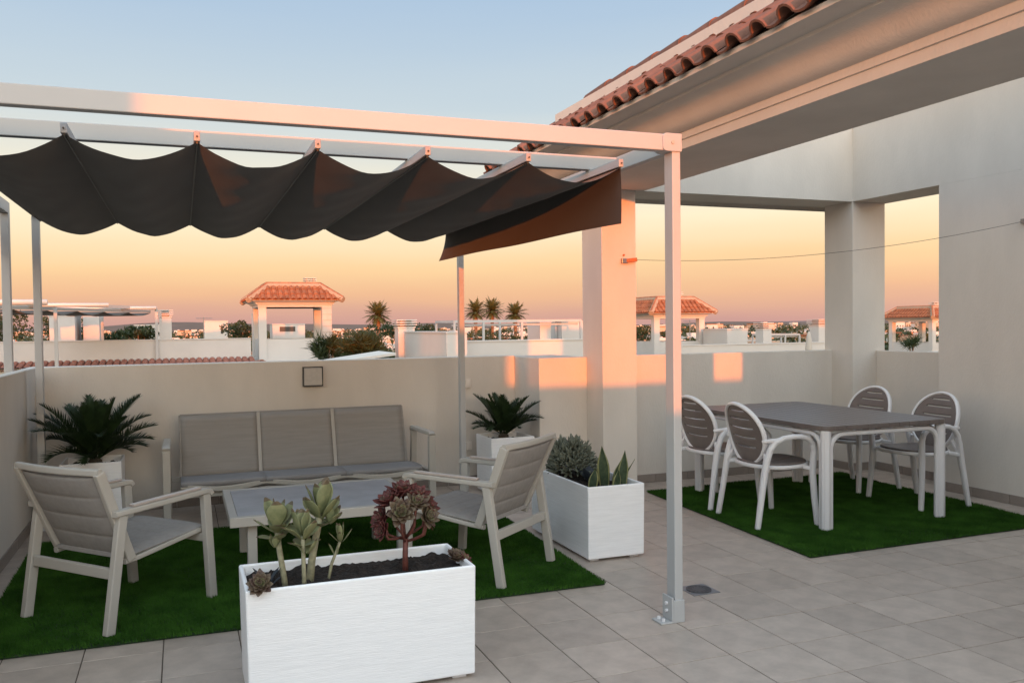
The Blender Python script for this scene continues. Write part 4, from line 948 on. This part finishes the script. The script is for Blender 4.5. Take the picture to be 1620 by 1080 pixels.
def aerial(label, x, y, z0, z1):
    t = thing('roof_aerial', label, 'aerial', (x,y,z0)); H = z1-z0
    MB().tube([(0,0,0),(0,0,H)],0.03,5).build('mast', M_STEEL, t); MB().tube([(-0.5,0,H-0.1),(0.6,0,H-0.1)],0.02,4).build('boom', M_STEEL, t)
    for k in range(6): MB().tube([(-0.45+0.19*k,-0.22,H-0.1),(-0.45+0.19*k,0.22,H-0.1)],0.012,4).build('rod', M_STEEL, t)
aerial('thin television aerial on the far roofs behind the louvred chimney', 0.2,60.0,-1.0,2.35)
aerial('thin television aerial beyond the pale blue-grey cube', 33.5,50.0,-2.0,1.75)
# neighbour's pergola, just behind the party wall
npg = thing('pergola', 'white pergola post and beam of the next terrace behind the side wall', 'pergola', (-2.440,3.57,0))
MB().lim(-0.025,0.030,-0.03,0.03,0,2.42).build('post', M_ALU, npg, bevel=0.003); MB().lim(-0.025,0.030,-3.4,-0.031,2.34,2.42).build('side_beam', M_ALU, npg); MB().lim(-3.0,-0.026,-0.03,0.03,2.34,2.42).build('beam', M_ALU, npg)
MB().lim(-0.025,0.030,-3.46,-3.401,0,2.42).build('post', M_ALU, npg)
rows_ = [[(-0.075-0.015*math.sin(k*0.8), -0.1-3.2*j/8, 2.33-0.28*k/6) for j in range(9)] for k in range(7)]
MB().grid(rows_).build('canopy', M_CANOPY, npg, smooth=True)

block('sun_blocker', 'long unseen white block added beyond the dining pavilion to shade far walls', 6.6,48.0,-6.5,-2.5,2.30)  # added out of sight so the far walls fall into shade
block('sun_blocker', 'unseen white block added beside the next terrace to shade far walls', -34.0,-12.6,-9.0,-6.0,2.55)  # unseen mass added to shade the walls across the gap
# unseen blocks added to keep the low sun off part of the terrace
hb = thing('sun_blocker', 'unseen white house-shaped block with tiled roof, added to cast shade', 'building', (-12.5,-10.0,-3))
MB().lim(0,9.25,0,3.0,0,5.95).build('wall', M_WHITEWALL, hb); mb = MB()
tiles_slope(mb, (-0.3,-0.3,5.95), (9.4,-0.3,5.95), (8.2,1.2,6.35), (0.9,1.2,6.35)); tiles_slope(mb, (9.4,3.3,5.95), (-0.3,3.3,5.95), (0.9,1.2,6.35), (8.2,1.2,6.35)); mb.build('roof', M_TERRA2, hb)
block('rooftop_chimney', 'broad low unseen white block added to shade the back wall', -4.2,-0.78,-9.2,-8.2,1.78, cat='chimney')  # added out of view to block sun from part of the back wall

# ------------------------------------------------------------------ palms and shrubs
def palm(label, x, y, zc, r_, seed, zg=GZ, n=46):
    g = random.Random(seed); t = thing('palm_tree', label, 'palm tree', (x,y,zg), 0, 'palm trees beyond the roofs'); H = zc-zg
    MB().tube([(0,0,0),(0.05,0,H*0.5),(0,0.03,H*0.9),(0,0,H)], 0.30, 9, scales=[1.3,1.0,1.05,1.25]).build('trunk', M_TRUNK, t, smooth=True)
    mb = MB()
    for i in range(n):
        u = (i+0.5)/n; az = i*2.39996; e = R(80-115*u)+g.uniform(-.1,.1); d = Vector((math.cos(az)*math.cos(e),math.sin(az)*math.cos(e),math.sin(e))); p_ = Vector((0,0,H)); K = 7; ln = r_*g.uniform(0.85,1.1); pts = [p_.copy()]
        for k in range(K): d = (d+Vector((0,0,-0.09))).normalized(); p_ = p_+d*ln/K; pts.append(p_.copy())
        for k in range(1,K+1):
            dd = (pts[k]-pts[k-1]).normalized(); sd_ = dd.cross(Vector((0,0,1)))
            if sd_.length < .05: sd_ = Vector((1,0,0))
            sd_.normalize(); ll = r_*0.34*math.sin(math.pi*(0.15+0.8*k/K))
            for s in (-1,1):
                for q_ in (0,0.5):
                    b_ = pts[k-1].lerp(pts[k],q_); tp = b_+(sd_*s*0.7+dd*0.75+Vector((0,0,g.uniform(-.35,.05)))).normalized()*ll
                    mb.add([b_-dd*0.09*r_/2.2,b_+dd*0.12*r_/2.2,tp],[(0,1,2)])
    mb.build('crown', M_PALM, t)
palm('bushy palm rising beside the hip-roofed tower, without a neighbour', 20.33,95.3,2.9,2.0,1)
palm('palm next to the rear pergola post, first of three in a row', 37.5,110.2,3.5,2.1,2)
palm('middle and tallest palm of three in a row', 42.4,116.9,3.8,2.3,3)
palm('palm standing apart at the pillar end of three in a row', 42.7,108.2,3.1,2.1,4)
def shrub(label, x, y, zc, rx, rz, seed, n=900, zg=None, m=None, leaf=0.16, name='shrub', cat='shrub', spiky=False):
    g = random.Random(seed); zg = zc-rz*1.6 if zg is None else zg; t = thing(name, label, cat, (x,y,zg)); mb = MB(); H = zc-zg
    st_ = MB()
    for k in range(4): a = k*1.6; st_.tube([(0.1*math.cos(a),0.1*math.sin(a),0),(0.3*rx*math.cos(a),0.3*rx*math.sin(a),H*0.7),(0.5*rx*math.cos(a),0.5*rx*math.sin(a),H)],0.05*rx,5,scales=[1.3,1,0.4])
    st_.build('trunk', M_TRUNK, t)
    cl_ = [(g.gauss(0,.42)*rx, g.gauss(0,.42)*rx, H+g.uniform(-.55,.6)*rz, g.uniform(.25,.5)) for _ in range(14)]
    for i in range(n):
        c = cl_[i%14]; d = Vector((g.gauss(0,1),g.gauss(0,1),g.gauss(0,1))).normalized(); p_ = Vector((c[0],c[1],c[2]))+Vector((d.x*rx,d.y*rx,d.z*rz))*c[3]*g.uniform(.6,1.0)
        l = leaf*g.uniform(.6,1.3); dd = (d*0.6+Vector((g.uniform(-1,1),g.uniform(-1,1),g.uniform(-.2,1.2)))).normalized(); s = dd.cross(Vector((g.uniform(-1,1),g.uniform(-1,1),g.uniform(-1,1)))).normalized()*l*(0.10 if spiky else 0.35)
        mb.add([p_-s,p_+s,p_+dd*l*(1.7 if spiky else 1)],[(0,1,2)])
    mb.build('crown', m or M_BUSH, t)
shrub('spiky dark green fan-palm clump beyond the parapet', 5.0,28.3,0.72,0.78,0.44,1,2600,leaf=0.24,spiky=True)
shrub('second spiky fan-palm clump just beside the orange-lit tower', 4.15,30.5,0.62,0.55,0.5,11,1300,leaf=0.24,spiky=True)
shrub('sunlit olive bush beside the bluish shaded block', 13.1,55.2,1.2,1.3,0.9,2,1500)
shrub('dark olive bush between the far white cube and the hip-roofed tower', 2.7,59.1,1.35,1.2,0.75,3,1300)
shrub('dark bush in front of the louvred chimney', -3.4,45.0,1.20,1.0,0.5,4,1200)
shrub('second dark bush under the glinting pergola', -4.6,47.5,1.05,0.8,0.45,14,900)
shrub('leafy tree behind the outer end of the glinting pergola', -11.5,53.4,1.7,2.2,1.3,5,2200)
shrub('leafy dark tree behind the orange rooftop room', -7.2,46.5,1.35,1.3,1.0,6,1500)
shrub('olive tree between the bluish block and the slim pergola', 16.5,60.0,0.9,1.6,0.9,7,1500)
shrub('low dark hedge bush beneath the three palms', 21.5,58.0,0.5,2.2,0.8,8,1800)
shrub('small agave-like plant on the white wall beyond the corner opening', 40.5,36.5,0.10,0.55,0.3,9,300,leaf=0.3,spiky=True)
shrub('tree beside the red-roofed tower seen past the pillar', 29.5,50.0,0.6,1.6,0.9,10,1200)

# ------------------------------------------------------------------ land, town, hills
gm = MB(); n = 60; RAD = [30,80,160,300,500,800,1300,2200,4000,7000,12000]
vs = [(0,0,GZ)]; 
for r_ in RAD:
    for k in range(n): vs.append((r_*math.cos(2*math.pi*k/n), r_*math.sin(2*math.pi*k/n), GZ))
fs = [(0,1+k,1+(k+1)%n) for k in range(n)]
for i in range(len(RAD)-1):
    for k in range(n): a = 1+i*n+k; b = 1+i*n+(k+1)%n; fs.append((a,a+n,b+n,b))
gm.add(vs, fs); go = gm.build('ground', mat('dry_land', (0.20,0.135,0.09), 0.95, col2=(0.075,0.075,0.035), scale=0.012, detail=8)); go['kind'] = 'structure'
def hills(name, rad, az0, az1, hfun, m):
    rows_ = []; K = 90
    for i in range(5):
        row = []
        for k in range(K+1):
            a = R(az0+(az1-az0)*k/K); r_ = rad*(1+0.16*i); h = hfun(k/K)*math.sin(math.pi*min(0.5+0.0, i/4*0.5+0.0) if i else 0)
            row.append((r_*math.sin(a), r_*math.cos(a), GZ-1+h))
        rows_.append(row)
    o = MB().grid(rows_).build(name, m, smooth=True); o['kind'] = 'structure'
hills('hills', 2600, -40, 95, lambda u: 15+24*math.exp(-((u-0.30)/0.055)**2)+10*math.exp(-((u-0.68)/0.05)**2)+7*math.sin(u*21)+5*math.sin(u*47+1)+3*math.sin(u*93), mat('scrub_hill', (0.16,0.095,0.075), 0.95, col2=(0.085,0.065,0.045), scale=0.01, detail=9))
hills('far_hills', 5200, -40, 95, lambda u: 26+20*math.sin(u*9+0.6)+9*math.sin(u*23)+5*math.sin(u*61), mat('far_hill', (0.20,0.13,0.12), 0.95, col2=(0.15,0.10,0.10), scale=0.004, detail=8))
g = random.Random(77); tw = MB(); tr_ = MB()
for i in range(2400):
    a = R(g.uniform(-14,52)); r_ = 130*math.exp(g.uniform(0,2.6)); x, y = r_*math.sin(a), r_*math.cos(a)
    if g.random() < 0.20:
        w_, d_, h_ = g.uniform(5,11), g.uniform(5,10), g.uniform(2.6,5.2 if r_ < 400 else 8.0); tw.box((x,y,GZ+h_/2),(w_,d_,h_), mi=0 if g.random() < .45 else 1)
        if g.random() < .5: tw.box((x+w_*.2,y,GZ+h_+0.4),(2.2,2.2,0.8), mi=0)
        if g.random() < .3: tw.box((x,y,GZ+h_+0.12),(w_+.6,d_+.6,0.3), mi=2)
        for k in range(3): tw.box((x-w_*.3+k*w_*.3,y-d_/2-.03,GZ+h_*0.55),(1.1,0.1,1.3), mi=3)
    else:
        rr = g.uniform(2.0,4.2); hh = g.uniform(3.0,6.2 if r_ < 300 else 7.5)
        for k in range(46 if r_ < 600 else 24):
            d = Vector((g.gauss(0,1),g.gauss(0,1),g.gauss(0,.8))).normalized()*g.uniform(.5,1); p_ = Vector((x+d.x*rr,y+d.y*rr,GZ+hh*0.62+d.z*hh*0.42)); s = Vector((g.uniform(-1,1),g.uniform(-1,1),g.uniform(-1,1))).normalized(); q_ = Vector((g.uniform(-1,1),g.uniform(-1,1),g.uniform(-1,1))).normalized()
            tr_.add([p_-s*.6,p_+s*.6,p_+q_*1.3],[(0,1,2)])
o = tw.build('distant_town', [M_WHITEWALL, mat('ochre_wall', (0.50,0.36,0.26), 0.9), M_TERRA2, M_DARK]); tag(o, 'far-off low white and ochre houses spread towards the hills', 'houses', kind='stuff')
o = tr_.build('distant_trees', M_BUSH); tag(o, 'far-off scattered dark trees among the houses', 'trees', kind='stuff')
